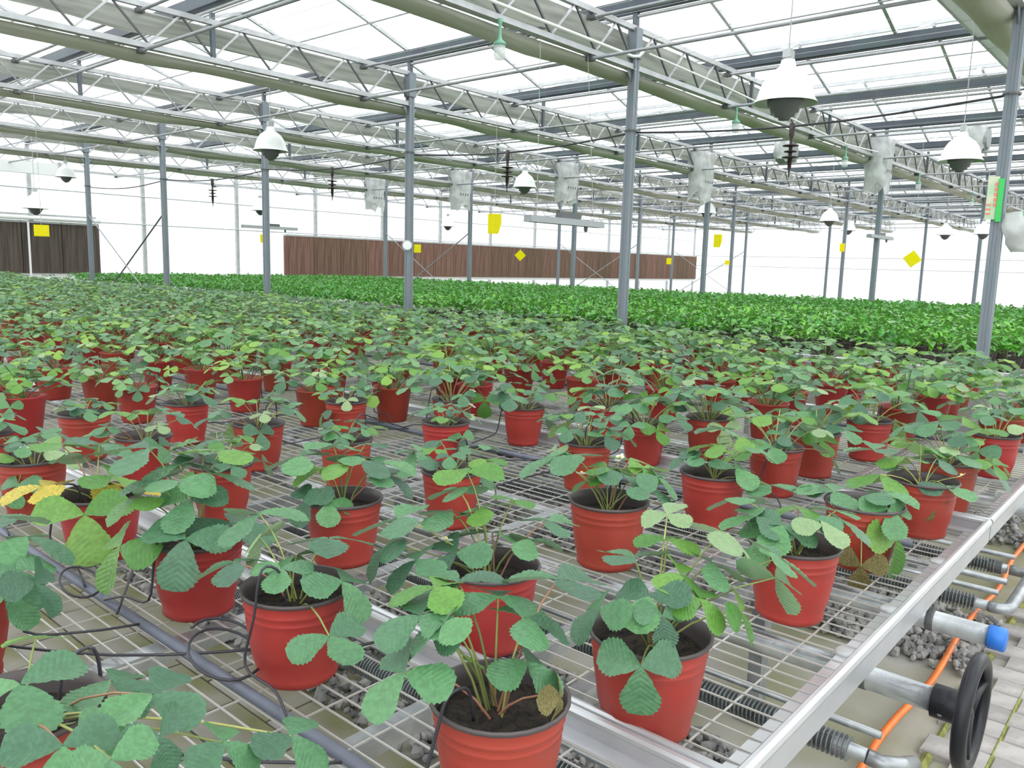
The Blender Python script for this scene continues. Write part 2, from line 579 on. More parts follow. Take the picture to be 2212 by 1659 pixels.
# unseen sheet walls added behind the viewer to cut the side light
wn = thing('wall_near_added', 'unseen white translucent sheet wall added behind the viewer on the left to dim side light', 'wall', (X0 - 9.6, 0, 0), kind='structure')
wf = thing('wall_front_added', 'unseen white translucent sheet wall added behind the viewer across the aisle to dim side light', 'wall', (0, FRAMES[0] - 12, 0), kind='structure')
for k in range(-3, 6):
    y = FRAMES[0] + 4 * k
    obj('panel', sh3, wn, (0, y, 0))
    obj('panel', sh4, wn, (0, y, 1.62))
for k in range(-3, 15):
    obj('panel', sheet, wf, (X0 + 3.2 * k, 0, 0))
    obj('panel', sheet2, wf, (X0 + 3.2 * k, 0, 1.62))

# cooling pads -------------------------------------------------------
pb = MB().box((0, 0, 0.72), (1.19, 0.14, 1.42))
pad_mesh = {}


def pad(x, w, mt, label, group):
    o = thing('cooling_pad', label, 'cooling pad', (x, YW - 0.14, 1.03), group)
    key = (round(w, 2), mt)
    if key not in pad_mesh:
        mb = MB()
        n = int(w / 0.06)
        prof = []
        for k in range(n + 1):
            prof.append((-w / 2 + w * k / n, -0.07 - (0.006 if k % 2 else 0)))
        prof += [(w / 2, 0.06), (-w / 2, 0.06)]
        mb.extrude(prof, (0, 0, 0), (0, 0, 1.40), (1, 0, 0), (0, 1, 0))
        pad_mesh[key] = (mb.mesh('pad', mt), MB().box((0, 0, 1.43), (w, 0.17, 0.06)).mesh('top_frame', 'light_steel'))
    obj('pad', pad_mesh[key][0], o)
    obj('top_frame', pad_mesh[key][1], o)


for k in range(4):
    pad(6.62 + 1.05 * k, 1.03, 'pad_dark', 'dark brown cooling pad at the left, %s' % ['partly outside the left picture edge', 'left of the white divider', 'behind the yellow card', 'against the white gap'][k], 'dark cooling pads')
for k in range(25):
    pad(17.3 + 1.21 * k, 1.2, 'pad_brown', 'brown corrugated cooling pad, %s from the left in the long row' % nth(k + 1), 'brown cooling pads')
o = thing('pad_divider', 'white vertical tube in front of the dark cooling pads', 'tube', (8.35, YW - 0.3, 0))
MB().tube([(0, 0, 0), (0, 0, 2.46)], 0.03, 8).build('tube', 'white_paint', o)
o = thing('gutter_pipe', 'white water pipe above the dark cooling pads', 'pipe', (8.4, YW - 0.3, 2.56))
MB().tube([(-2.5, 0, 0), (1.9, 0, 0)], 0.06, 10).build('pipe', 'white_paint', o, True)
MB().box((-0.3, 0.1, 0.1), (4.2, 0.12, 0.05)).build('bracket_rail', 'light_steel', o)
o = thing('roller_housing', 'long white curtain roller housing high at the left edge', 'housing', (6.9, 24.4, 3.85))
MB().box((0, 0, 0), (3.9, 0.30, 0.30)).build('housing', 'white_paint', o)
MB().box((1.98, 0, 0.02), (0.08, 0.34, 0.36)).build('end_plate', 'light_steel', o)

# posts --------------------------------------------------------------
pm = MB()
w_, t_ = 0.105, 0.012
prof = [(-.0525, -.0525), (-.02, -.0525), (-.016, -.045), (.016, -.045), (.02, -.0525), (.0525, -.0525), (.0525, -.02), (.045, -.016), (.045, .016), (.0525, .02),
        (.0525, .0525), (.02, .0525), (.016, .045), (-.016, .045), (-.02, .0525), (-.0525, .0525), (-.0525, .02), (-.045, .016), (-.045, -.016), (-.0525, -.02)]
pm.extrude([(a * .92, b * .92) for a, b in prof], (0, 0, 0), (0, 0, Z_UP - 0.02), (1, 0, 0), (0, 1, 0))
post_mesh = pm.mesh('shaft', 'post_steel')
head_mesh = MB().box((0, 0, 0), (0.13, 0.13, 0.34)).mesh('head', 'post_steel')
stub_mesh = MB().box((0, 0, 0.04), (0.06, 0.06, 0.2)).mesh('stub', 'gutter_steel')
band_mesh = MB().lathe([(0.076, -.012), (0.08, 0), (0.076, .012)], 12).mesh('band', 'dark_steel')
gus = MB()
for s in (-1, 1):
    gus.extrude([(s * .05, 0), (s * .16, 0), (s * .05, -.14)], (0, -.004, 0), (0, .004, 0), (1, 0, 0), (0, 0, 1))
gus_mesh = gus.mesh('gusset', 'steel')
POSTS = {}
for ri, x in enumerate(ROWS[1:-1]):
    for fi, y in enumerate(FRAMES[:-1]):
        o = thing('steel_post', 'galvanised steel post, %s from the right in the %s row back' % (nth(fi + 1), nth(ri + 1)), 'post', (x, y, 0), 'greenhouse posts')
        obj('shaft', post_mesh, o)
        obj('head', head_mesh, o, (0, 0, Z_UP - 0.2))
        obj('stub', stub_mesh, o, (0, 0, Z_GUT - 0.05))
        obj('gusset', gus_mesh, o, (0, 0, Z_LOW - 0.06))
        if ri == 0:
            obj('band', band_mesh, o, (0, 0, 3.25 + 0.02 * (fi % 3)))
        POSTS[ri, fi] = o

# cross braces between the fifth and sixth posts
for ri, x in enumerate(ROWS[1:-1]):
    o = thing('cross_brace', 'thin crossed bracing rods between posts in the %s row' % nth(ri + 1), 'brace', (x, 19.6, 0), 'crossed bracing rods')
    MB().tube([(0.03, -1.97, 2.58), (0.03, 1.97, 0.22)], 0.018, 6).build('rod', 'dark_steel' if ri == 0 else 'steel', o)
    MB().tube([(-0.03, 1.97, 2.58), (-0.03, -1.97, 0.22)], 0.014, 6).build('rod', 'steel', o)

# trusses ------------------------------------------------------------
diag_a = MB().bar((0, 0, 0), (0.4, 0, Z_UP - Z_LOW - 0.04), 0.022, 0.022).mesh('diagonal', 'light_steel')
diag_b = MB().bar((0, 0, Z_UP - Z_LOW - 0.04), (0.4, 0, 0), 0.022, 0.022).mesh('diagonal', 'dark_steel')
diag_b2 = MB().bar((0, 0, Z_UP - Z_LOW - 0.04), (0.4, 0, 0), 0.022, 0.022).mesh('diagonal', 'steel')  # lighter copy: the far trusses' fade with distance is put into the colour
low_ch = MB()
low_ch.extrude([(-.05, -.03), (-.05, -.036), (.05, -.036), (.05, -.03), (.03, -.028), (.03, .03), (-.03, .03), (-.03, -.028)], (0, 0, 0), (9.58, 0, 0), (0, 1, 0))
low_mesh = low_ch.mesh('lower_chord', 'light_steel')
up_mesh = MB().extrude([(-.03, -.03), (.03, -.03), (.03, .03), (-.03, .03)], (0, 0, 0), (9.58, 0, 0), (0, 1, 0)).mesh('upper_chord', 'light_steel')
strut_mesh = MB().box((0, 0, 0.26), (0.05, 0.05, 0.52)).mesh('strut', 'gutter_steel')
for fi, y in enumerate(FRAMES):
    for si in range(5):
        xa = ROWS[si]
        o = thing('roof_truss', 'galvanised lattice roof truss over the %s post line from the right, %s span' % (nth(fi + 1), nth(si + 1)), 'truss', (xa, y, Z_LOW), 'lattice roof trusses')
        obj('lower_chord', low_mesh, o, (0.01, 0, -0.03))
        obj('upper_chord', up_mesh, o, (0.01, 0, Z_UP - Z_LOW - 0.03))
        for k in range(12):
            obj('diagonal', diag_a, o, (k * 0.8, 0, 0))
            obj('diagonal', diag_b if fi < 3 and si < 3 else diag_b2, o, (k * 0.8 + 0.4, 0, 0))
        for k in (1, 2):
            obj('strut', strut_mesh, o, (3.2 * k, 0, 0))

# gutters ------------------------------------------------------------
gp = [(-.085, .205), (-.078, .205), (-.055, .085), (.055, .085), (.078, .205), (.085, .205), (.065, .075), (.03, .07), (.03, .06), (-.03, .06), (-.03, .07), (-.065, .075)]
for gi, gx in enumerate(GUTX):
    o = thing('roof_gutter', 'blue-grey steel roof gutter, %s from the left' % nth(gi + 1), 'gutter', (gx, 11.6, Z_GUT), 'roof gutters')
    MB().extrude([(a, b) for a, b in gp], (0, -14, 0), (0, 14, 0), (1, 0, 0)).build('channel', 'gutter_steel', o)
    MB().tube([(0.0, -14, 0.022), (0.0, 14, 0.022)], 0.022, 8).build('drain_pipe', 'light_steel', o, True)

# screen push pipes --------------------------------------------------
PIPEX = [4.45 + 3.2 * k for k in range(-1, 13)]
brk = MB().box((0, 0, 0.05), (0.05, 0.05, 0.1)).box((0.0, 0, 0), (0.08, 0.09, 0.05)).mesh('bracket', 'dark_steel')
for pi, x in enumerate(PIPEX):
    for lv, z in (('lower', 3.93), ('upper', 4.37)):
        o = thing('screen_pipe', 'thin steel push pipe at %s chord height, %s from the left' % (lv, nth(pi + 1)), 'pipe', (x + (0.0 if pi < 3 else 0.1), 11.6, z), 'screen push pipes')
        MB().tube([(0, -14, 0), (0, 14, 0)], 0.019, 8).build('pipe', 'steel', o, True)
        for y in FRAMES:
            obj('bracket', brk, o, (0, y - 11.6, 0))

# folded screens -----------------------------------------------------


def packet(name, y0, width, z, thick, mt, label, group, seed, sag=0.03):
    r = random.Random(seed)
    o = thing(name, label, 'screen', ((X0 + X1) / 2, y0, z), group)
    mb = MB()
    n = 160
    L = X1 - X0 - 0.3
    m_ = 10
    ph = r.uniform(0, 6)
    for k in range(n + 1):
        x = -L / 2 + L * k / n
        s = 1 + 0.25 * math.sin(x * 1.9 + ph) + 0.12 * math.sin(x * 4.3 + 2 * ph)
        for j in range(m_):
            a = 2 * math.pi * j / m_
            yy = width / 2 + math.cos(a) * width / 2 * (1 if abs(math.cos(a)) < .9 else .97 + .03 * s)
            zz = math.sin(a) * thick / 2
            if zz < 0:
                zz = zz * s - sag * s * math.sin(math.pi * yy / width if 0 < yy < width else 0)
            mb.v.append((x, yy + 0.01 * math.sin(x * 3 + ph), zz))
    for k in range(n):
        for j in range(m_):
            a, b = k * m_ + j, k * m_ + (j + 1) % m_
            mb.f.append((a, a + m_, b + m_, b))
    mb.build('folds', mt, o, True)
    return o


for fi, y in enumerate(FRAMES[:-1]):
    packet('folded_shade_screen', y + 0.04, 0.34, Z_LOW - 0.10, 0.10, 'screen_green', 'greenish grey folded shade screen under the %s truss line' % nth(fi + 1), 'lower folded screens', fi, 0.02)
    o = packet('folded_energy_screen', y + 0.05, 0.56, Z_UP - 0.10, 0.13, 'screen_grey', 'grey folded energy screen behind the %s truss line' % nth(fi + 1), 'upper folded screens', 20 + fi, 0.06)
    MB().box((0, 0.70, 0.03), (X1 - X0 - 0.3, 0.26, 0.012)).build('white_band', 'screen_white', o)
    MB().bar((-(X1 - X0) / 2 + .2, 0.84, 0.03), ((X1 - X0) / 2 - .2, 0.84, 0.03), 0.02, 0.03).build('lead_bar', 'light_steel', o)

wires = MB()
for k in range(30):
    x = 5.2 + 0.45 * k
    wires.bar((x, 0.0, 4.42 - .02 * (k % 3)), (x, 14.0, 4.42 - .02 * (k % 3)), 0.004, 0.004)
wires.build('screen_wires', 'light_steel', label='thin parallel screen support wires running under the roof', cat='wires', kind='stuff')

# power cable along the first post row with insulators ----------------
o = thing('power_cable', 'dark sagging cable strung along the first row of posts', 'cable', (8.53, 0, 3.2))
pts = []
for fi in range(5):
    for k in range(8):
        t = k / 8
        pts.append((0.07, 1.6 + 4 * fi + 4 * t, 0.06 - 0.10 * math.sin(math.pi * t)))
pts.append((0.07, 21.6, 0.06))
MB().tube(pts, 0.012, 6).build('cable', 'black_tube', o, True)
ins = MB().lathe([(0.0, 0.22), (0.03, 0.22), (0.03, 0.10), (0.018, 0.06), (0.016, 0.0), (0.085, -.006), (0.085, -.016), (0.02, -.022), (0.02, -.06), (0.068, -.066), (0.068, -.076), (0.02, -.082), (0.02, -.12),
                  (0.085, -.126), (0.085, -.136), (0.024, -.142), (0.02, -.24), (0.01, -.27), (0.004, -.34), (0, -.34)], 16)
ins_mesh = ins.mesh('insulator_body', 'insulator', True)
for y, lb in ((3.62, 'below the big lamp on the right'), (7.65, 'between the second and third posts'), (11.65, 'between the third and fourth posts'), (15.65, 'between the fourth and fifth posts')):
    o = thing('insulator', 'dark brown three-disc insulator hanging ' + lb, 'insulator', (8.60, y, 2.97), 'disc insulators')
    obj('body', ins_mesh, o)

# lamps --------------------------------------------------------------
sh = MB().lathe([(0.03, 0.36), (0.055, 0.355), (0.068, 0.30), (0.10, 0.278), (0.155, 0.235), (0.195, 0.175), (0.222, 0.10), (0.238, 0.04), (0.262, 0.006), (0.268, 0.0)], 28)
shade_mesh = sh.mesh('shade', 'lamp_white', True)
si_ = MB().lathe([(0.265, 0.001), (0.255, 0.004), (0.218, 0.045), (0.19, 0.10), (0.12, 0.17), (0.03, 0.20)], 28)
inside_mesh = si_.mesh('reflector', 'lamp_inside', True)
bulb = MB().lathe([(0.0, 0.2), (0.13, 0.12), (0.15, 0.03), (0.145, -.02), (0.12, -.03), (0.115, -.07), (0.09, -.08), (0.085, -.105), (0.05, -.115), (0.045, -.135), (0.0, -.14)], 20)
bulb_mesh = bulb.mesh('burner', 'lamp_dark', True)
sock_mesh = MB().lathe([(0.0, .44), (0.035, .44), (0.04, .36), (0.05, .33), (0.0, .33)], 12).box((0, 0, .40), (.09, .07, .06)).mesh('socket', 'lamp_inside')


RIDGES = [g_ + 1.6 for g_ in GUTX[:-1]]


def onto(p, xs_):
    """slide a hanging point along its sight line to the nearest support line"""
    x = min(xs_, key=lambda q: abs(q - p[0]))
    k = x / p[0]
    return (x, p[1] * k, EYE + (p[2] - EYE) * k), k


def lamp(p, label, d=0.53, top=5.27):
    p, k = onto(p, RIDGES)
    d *= k
    o = thing('pendant_lamp', label, 'lamp', p, 'white dome pendant lamps')
    s = d / 0.536
    for nm, me in (('shade', shade_mesh), ('burner', bulb_mesh), ('socket', sock_mesh)):
        q = obj(nm, me, o, scale=s)
        if nm == 'shade':
            obj('reflector', inside_mesh, q)
    h = (top - p[2])
    MB().tube([(0, 0, .43 * s), (0, 0, h)], 0.006, 5).build('cord', 'light_steel', o)
    return o


lamp((6.8, 2.94, 3.03), 'large white dome pendant lamp hanging nearest, upper right')
lamp((11.5, 2.64, 3.06), 'white dome pendant lamp beside the nearest post on the right')
lamp((7.0, 11.0, 3.22), 'white dome pendant lamp hanging at the fourth post')
lamp((13.5, 11.5, 3.27), 'white dome pendant lamp above the yellow card and grey batten')
lamp((20.0, 10.6, 3.12), 'small white dome pendant lamp on the post right of centre')
lamp((28.0, 9.6, 3.05), 'tiny white dome pendant lamp on the thin far post')
lamp((6.93, 18.63, 3.2), 'white dome pendant lamp at the end of the white housing', 0.42)
lamp((22.4, 8.2, 3.02), 'tiny dark-mouthed pendant lamp left of the hanging far batten')
lamp((13.3, 21.5, 3.0), 'tiny pendant lamp against the bare white wall at left')
lamp((20.3, 20.8, 2.9), 'tiny pendant lamp above the left end of the brown pads')
lamp((27.0, 6.4, 2.85), 'tiny pendant lamp left of the yellow diamond card')
lamp((25.5, 5.1, 2.8), 'tiny pendant lamp right of the yellow diamond card')
lamp((6.6, 19.5, 2.55), 'tiny pendant lamp above the dark cooling pads')

jar_g = MB().lathe([(0.0, 0.0), (0.028, 0.0), (0.022, -.03), (0.016, -.05), (0.016, -.16), (0.024, -.19), (0.05, -.21), (0.06, -.22), (0.06, -.245), (0.0, -.245)], 14).mesh('cap', 'jar_green', True)
jar_b = MB().lathe([(0.055, -.245), (0.055, -.34), (0.045, -.375), (0.0, -.385)], 14).mesh('glass', 'jar_glass', True)
for i, x in enumerate((6.06, 11.14, 15.65, 20.5, 25.8)):
    o = thing('jar_light', 'green-capped glass jar light hanging from the second truss, %s from the left' % nth(i + 1), 'light', (x, 5.53, Z_LOW - 0.06), 'jar lights')
    obj('cap', jar_g, o)
    obj('glass', jar_b, o)

# white conduit on the second truss
o = thing('conduit', 'white electrical conduit fixed along the second truss', 'conduit', (7.0, 5.5, 4.08))
MB().tube([(-3.5, 0, 0.02), (1.35, 0, 0.0), (1.45, -.02, .02), (1.5, -.05, .10), (1.62, -.05, .13)], 0.018, 8).build('tube', 'white_paint', o, True)
MB().tube([(1.7, 0, .10), (3.6, -.02, 0.06), (6.0, -.02, -.02), (8.5, -.02, -.1), (10.5, -.02, -.02), (11.3, -.02, .05)], 0.012, 6).build('cable', 'white_paint', o, True)

# batten lights --------------------------------------------------------


def batten(p, L, label):
    o = thing('batten_light', label, 'light', p, 'grey batten lights')
    MB().extrude([(-.06, -.035), (.06, -.035), (.045, .035), (-.045, .035)], (0, 0, 0), (L, 0, 0), (0, 1, 0)).build('channel', 'fan_grey', o)
    MB().box((L * .55, 0.02, 0.065), (0.36, 0.09, 0.06)).build('ballast', 'dark_steel', o)
    for x in (0.15, L - 0.15):
        MB().tube([(x, 0, .03), (x * .8, 0, Z_LOW - p[2] - 0.05)], 0.004, 4).build('hanger', 'string', o)
    MB().lathe([(0, -.10), (.02, -.09), (.025, -.03), (0, -.03)], 8, (L * .78, 0, 0)).build('sensor', 'dark_steel', o)


batten((6.64, 5.6, 2.12), 1.34, 'grey batten light fixture hanging from wires at the centre')
batten((17.6, 5.6, 2.42), 1.5, 'pale batten light fixture hanging far back on the right')
batten((10.4, 17.6, 2.36), 1.5, 'pale batten light fixture before the white wall at left')

# wrapped fans ---------------------------------------------------------


def wrapped(p, w, h, d, seed, label):
    r = random.Random(seed)
    o = thing('wrapped_fan', label, 'fan', p, 'plastic-wrapped fans')
    MB().lathe([(0.0, -.2), (0.2, -.2), (0.24, -.1), (0.24, .12), (0.18, .2), (0.0, .2)], 14, (0, 0, 0), axis='y').build('fan', 'fan_grey', o)
    mb = MB()
    n, mz = 22, 8
    for k in range(mz + 1):
        t = k / mz
        for j in range(n):
            a = 2 * math.pi * j / n
            c_, s_ = math.cos(a), math.sin(a)
            ex = math.copysign(abs(c_) ** .5, c_) * w / 2
            ey = math.copysign(abs(s_) ** .5, s_) * d / 2
            f_ = (1 + 0.08 * math.sin(a * 5 + k + seed) + r.uniform(-.05, .05)) * (1 - 0.12 * t)
            z = 0.25 - t * h * (1 + (0.10 * math.sin(a * 3 + seed) + .05 * math.sin(a * 7) if k == mz else 0))
            mb.v.append((ex * f_, ey * f_, z))
    for k in range(mz):
        for j in range(n):
            a, b = k * n + j, k * n + (j + 1) % n
            mb.f.append((a, a + n, b + n, b))
    mb.build('plastic_wrap', 'plastic_film', o, True)
    pr = MB()
    for k in range(4):
        pr.box((-w / 2 * .7 + .1 * k, -d / 2 - .035, -h * .42), (.035, .004, .06))
    pr.build('printed_marks', 'dark_steel', o)


for i, y in enumerate(FRAMES[1:6]):
    wrapped((17.62, y - 0.05, 4.10), 0.66, 0.98 + 0.08 * (i % 2), 0.46, i, 'fan wrapped in clear plastic sheet beside the %s post of the second row' % nth(i + 2))
wrapped((17.45, 7.45, 4.19), 0.62, 0.42, 0.36, 9, 'crumpled plastic-wrapped fan seen below the big pendant lamp')
wrapped((17.45, 3.76, 4.19), 0.62, 0.5, 0.36, 10, 'crumpled plastic-wrapped fan behind the lamp at the nearest post')

# sticky cards -----------------------------------------------------------


def card(p, w, h, label, rz=0.6, tilt=0.0, cut=False, top=3.955):
    p, k = onto(p, [q + (0 if i < 3 else .1) for i, q in enumerate(PIPEX)])
    w, h = w * k, h * k
    o = thing('sticky_card', label, 'insect trap', p, 'yellow sticky cards', rz=rz)
    mb = MB()
    n = 4
    for k in range(n + 1):
        for j in range(n + 1):
            x, z = (j / n - .5) * w, (k / n - .5) * h
            if cut and k == 0 and j >= 3:
                x -= w * .22
            if cut and k == 1 and j == 4:
                x -= w * .10
            c_, s_ = math.cos(tilt), math.sin(tilt)
            mb.v.append((x * c_ - z * s_, 0.02 * math.sin(j * 1.3), x * s_ + z * c_))
    nv = len(mb.v)
    mb.v += [(x, y + 0.003, z) for x, y, z in mb.v]
    for k in range(n):
        for j in range(n):
            a = k * (n + 1) + j
            mb.f.append((a, a + 1, a + n + 2, a + n + 1))
            mb.f.append((nv + a, nv + a + n + 1, nv + a + n + 2, nv + a + 1))
    mb.build('card', 'card_yellow', o)
    MB().tube([(0, 0, h * .5), (0, 0, top - p[2])], 0.003, 4).build('string', 'string', o)


def rayp(x, y, z):
    return (x, y, z + EYE)


card((7.74, 7.08, 2.14), .17, .25, 'large yellow sticky card hanging at the picture centre', -.75, 0.0, True)
card((5.7, 16.6, 2.02), .25, .21, 'yellow sticky card in front of the dark cooling pads', -.4)
card((13.7, 15.1, 1.96), .17, .20, 'small yellow sticky card right beside the third post', -.7)
card((15.4, 13.2, 1.86), .2, .2, 'yellow diamond-hung sticky card before the brown pads', -.75, .78)
card((14.0, 7.16, 2.17), .15, .24, 'narrow yellow sticky card right of the fourth column', -1.0, 0.0, True)
card((14.15, 3.8, 1.89), .2, .2, 'yellow diamond-hung sticky card between the two right posts', -1.1, .7)
card((22.7, 7.9, 2.33), .13, .22, 'tiny yellow sticky card touching a thin far post', -1.0)
card((20.9, 12.2, 1.85), .14, .18, 'tiny pale yellow sticky card in front of the last brown pads', -.9)
card((23.4, 11.6, 1.87), .14, .14, 'tiny yellow-green sticky card at the far white wall', -.9)
card((11.2, 18.0, 2.1), .14, .2, 'tiny yellow sticky card peeking out beside the fourth post', -.6)

# things on the nearest post -----------------------------------------------
o = thing('trap_packet', 'green and white printed trap packet taped to the nearest post', 'packet', (8.46, 1.66, 2.34), 'printed packets', rz=-1.15)
MB().box((.005, -.02, 0), (.09, .012, .38)).build('sleeve', 'card_pale', o)
MB().box((.065, -.03, -.02), (.045, .014, .38)).build('edge_band', 'card_green', o)
pr = MB()
for k in range(5):
    pr.box((.03, -.029, .12 - .045 * k), (.025, .003, .03))
for k in range(3):
    pr.box((-.02, -.029, -.06 - .04 * k), (.04, .003, .014))
pr.build('red_print', 'print_red', o)
o = thing('trap_packet', 'green and beige trap packet at the right picture edge', 'packet', (8.5, 1.30, 2.32), 'printed packets', rz=-1.15)
MB().box((0, 0, 0), (.2, .012, .36)).build('sleeve', 'card_green', o)
MB().box((-.03, -.008, 0), (.12, .01, .25)).build('panel', 'card_pale', o)
o = thing('plastic_bag', 'crumpled white plastic bag tied to the nearest post', 'bag', (8.50, 1.46, 2.04))
mb = MB()
rb = random.Random(2)
for k in range(7):
    t = k / 6
    for j in range(12):
        a = 2 * math.pi * j / 12
        r_ = (0.05 + 0.07 * math.sin(math.pi * (0.15 + .75 * t))) * (1 + rb.uniform(-.18, .18))
        mb.v.append((r_ * .55 * math.cos(a), r_ * math.sin(a) - .06 * t, .17 - .34 * t + rb.uniform(-.012, .012)))
for k in range(6):
    for j in range(12):
        a, b = k * 12 + j, k * 12 + (j + 1) % 12
        mb.f.append((a, a + 12, b + 12, b))
mb.f.append(tuple(range(12)))
mb.f.append(tuple(72 + j for j in reversed(range(12))))
mb.build('bag', 'plastic_film', o, True)
o = thing('round_gauge', 'round pale gauge fixed to the third post', 'gauge', (8.46, 9.56, 1.88), rz=-0.75)
MB().lathe([(0, -.03), (.075, -.03), (.08, -.02), (.08, .02), (0, .02)], 20, axis='y').build('dial', 'light_steel', o)
MB().lathe([(0, -.034), (.062, -.032), (.066, -.028)], 20, axis='y').build('face', 'white_paint', o)

# ------------------------------------------------------------------ benches
ZB = 0.75
ZM = 0.70
PITCH_B = 2.08
B0 = 1.2555
YE = 0.54


def bench(xa, xb, ya, yb, label, detail):
    o = thing('rolling_bench', label, 'bench', ((xa + xb) / 2, (ya + yb) / 2, 0), 'wire-mesh rolling benches')
    cx, cy = (xa + xb) / 2, (ya + yb) / 2
    hw, hl = (xb - xa) / 2, (yb - ya) / 2
    # end rails: outer wall, rounded lip, inner flange
    bead = [(-.004 + .014 * math.cos(a), ZB - .014 + .014 * math.sin(a)) for a in [math.radians(x) for x in (-40, 0, 40, 80, 120, 160, 200, 230)]]
    prof = [(0.004, ZB - .085), (0.004, ZB - .03)] + bead + [(-.010, ZB - .048), (-.070, ZB - .052), (-.070, ZB - .060), (-.006, ZB - .060), (-.006, ZB - .085)]
    MB().extrude(prof, (-hw, -hl, 0), (hw, -hl, 0), (0, -1, 0)).build('end_rail', 'aluminium', o)
    MB().extrude(prof, (-hw, hl, 0), (hw, hl, 0), (0, 1, 0)).build('end_rail', 'aluminium', o)
    profs = [(0.002, ZB - .085), (0.002, ZB - .02)] + [(a * .8, (b - ZB) * .8 + ZB) for a, b in bead] + [(-.010, ZB - .046), (-.045, ZB - .050), (-.045, ZB - .058), (-.006, ZB - .058), (-.006, ZB - .085)]
    MB().extrude(profs, (-hw, -hl, 0), (-hw, hl, 0), (-1, 0, 0)).build('side_rail', 'aluminium', o)
    MB().extrude(profs, (hw, -hl, 0), (hw, hl, 0), (1, 0, 0)).build('side_rail', 'aluminium', o)
    ms = MB()
    step = 0.05 if detail else 0.2
    n = int(2 * hw / step)
    for k in range(1, n):
        x = -hw + 2 * hw * k / n
        ms.bar((x, -hl + .012, ZM), (x, hl - .012, ZM), .0035, .0035)
    stepy = 0.155 if detail else 0.6
    n = int(2 * hl / stepy)
    for k in range(1, n):
        y = -hl + 2 * hl * k / n
        ms.bar((-hw + .012, y, ZM - .0036), (hw - .012, y, ZM - .0036), .0035, .0035)
    ms.build('wire_mesh', 'zinc_wire', o, kind='stuff')
    if detail:
        k = 0
        y = 1.18
        while y < yb:
            MB().box((0, y - cy, ZM - .028), (2 * hw - .04, .05, .035)).build('cross_beam', 'galvanised', o)
            y += 0.66
    return o


for b in range(-1, 3):
    xa = B0 + PITCH_B * b + 0.008
    bench(xa, xa + PITCH_B - 0.018, YE + (0.0 if b < 1 else 0.0), 24.6, 'aluminium wire-mesh bench with strawberry pots, %s from the left' % nth(b + 2), True)
for b in range(5):
    xa = 8.72 + PITCH_B * b
    bench(xa, xa + PITCH_B - 0.018, 1.0, 24.6, 'aluminium bench under the bushy green plants, %s behind the posts' % nth(b + 1), False)

# round end studs on the nearest end rail
stud = MB().lathe([(0, .008), (.022, .007), (.03, 0.001), (.03, -.004)], 16).mesh('clip', 'light_steel', True)
for i, x in enumerate((1.98, 2.33, 2.85)):
    obj('rail_clip', stud, None, (x, YE + .052, ZM + .002), label='round grey clip on the nearest end rail, %s from the left' % nth(i + 1), cat='clip', group='end rail clips')

# support frames
for si, y in enumerate((1.12, 3.1)):
    for b in range(-1, 3):
        xa = B0 + PITCH_B * b
        o = thing('bench_support', 'galvanised leg frame under the %s bench, %s from the aisle' % (nth(b + 2), nth(si + 1)), 'support', (xa + 1.04, y, 0), 'bench leg frames')
        MB().box((0, 0, .535), (1.5, .05, .05)).build('beam', 'galvanised', o)
        for s in (-.42, .42):
            MB().box((s, 0, .255), (.06, .05, .51)).build('leg', 'galvanised', o)
            MB().box((s, 0, .006), (.12, .12, .012)).build('foot', 'galvanised', o)

# roller pipes
for i, (x, ye, kind) in enumerate(((2.08, 0.40, 'wheel'), (2.58, 0.365, 'cap'), (4.16, .46, 'plain'), (4.66, .43, 'plain'), (0.25, .42, 'plain'), (0.5, .42, 'plain'))):
    lb = {'wheel': 'galvanised roller pipe with black handwheel below the near bench', 'cap': 'galvanised roller pipe with bright blue end cap'}.get(kind, 'galvanised roller pipe under the %s bench, %s of its pair' % ('third' if x > 3 else 'first', 'left' if x in (4.16, .25) else 'right'))
    o = thing('roller_pipe', lb, 'pipe', (x, ye, 0.605), 'roller pipes')
    MB().tube([(0, 0, 0), (0, 23.8, 0)], 0.0305, 20).build('tube', 'galvanised', o, True)
    if kind == 'cap':
        MB().lathe([(0.0, -.022), (.030, -.022), (.0345, -.018), (.0345, .022), (.031, .023)], 20, axis='y').build('end_cap', 'blue_plastic', o, True)
    if kind in ('cap', 'wheel'):
        MB().lathe([(0.0318, .165), (.033, .17), (.033, .18), (.0318, .185)], 20, axis='y').build('collar', 'dark_steel', o)
    if kind == 'wheel':
        hub = MB().lathe([(0.0, -.066), (.030, -.066), (.038, -.055), (.041, -.045), (.041, .012), (.033, .014)], 20, axis='y').build('hub', 'black_plastic', o, True)
        MB().lathe([(0, -.004), (.006, -.004), (.006, .0), (0, .0)], 8, (-.036, -.012, -.012), axis='z').build('set_screw', 'galvanised', hub)
        ring = MB()
        R_, n = 0.125, 40
        for k in range(n):
            a = 2 * math.pi * k / n
            for j in range(10):
                b_ = 2 * math.pi * j / 10
                rr = R_ + 0.020 * math.cos(b_)
                ring.v.append((rr * math.cos(a), -.072 + 0.017 * math.sin(b_), rr * math.sin(a)))
        for k in range(n):
            for j in range(10):
                a0, a1 = k * 10 + j, k * 10 + (j + 1) % 10
                b0, b1 = ((k + 1) % n) * 10 + j, ((k + 1) % n) * 10 + (j + 1) % 10
                ring.f.append((a0, a1, b1, b0))
        wh = ring.build('wheel', 'black_plastic', o, True)
        for k in range(3):
            a = math.radians(20 + 120 * k)
            MB().tube([(0, -.06, 0), (.06 * math.cos(a), -.064, .06 * math.sin(a)), (.115 * math.cos(a), -.071, .115 * math.sin(a))], [.018, .014, .013], 8).build('spoke', 'black_plastic', wh, True)

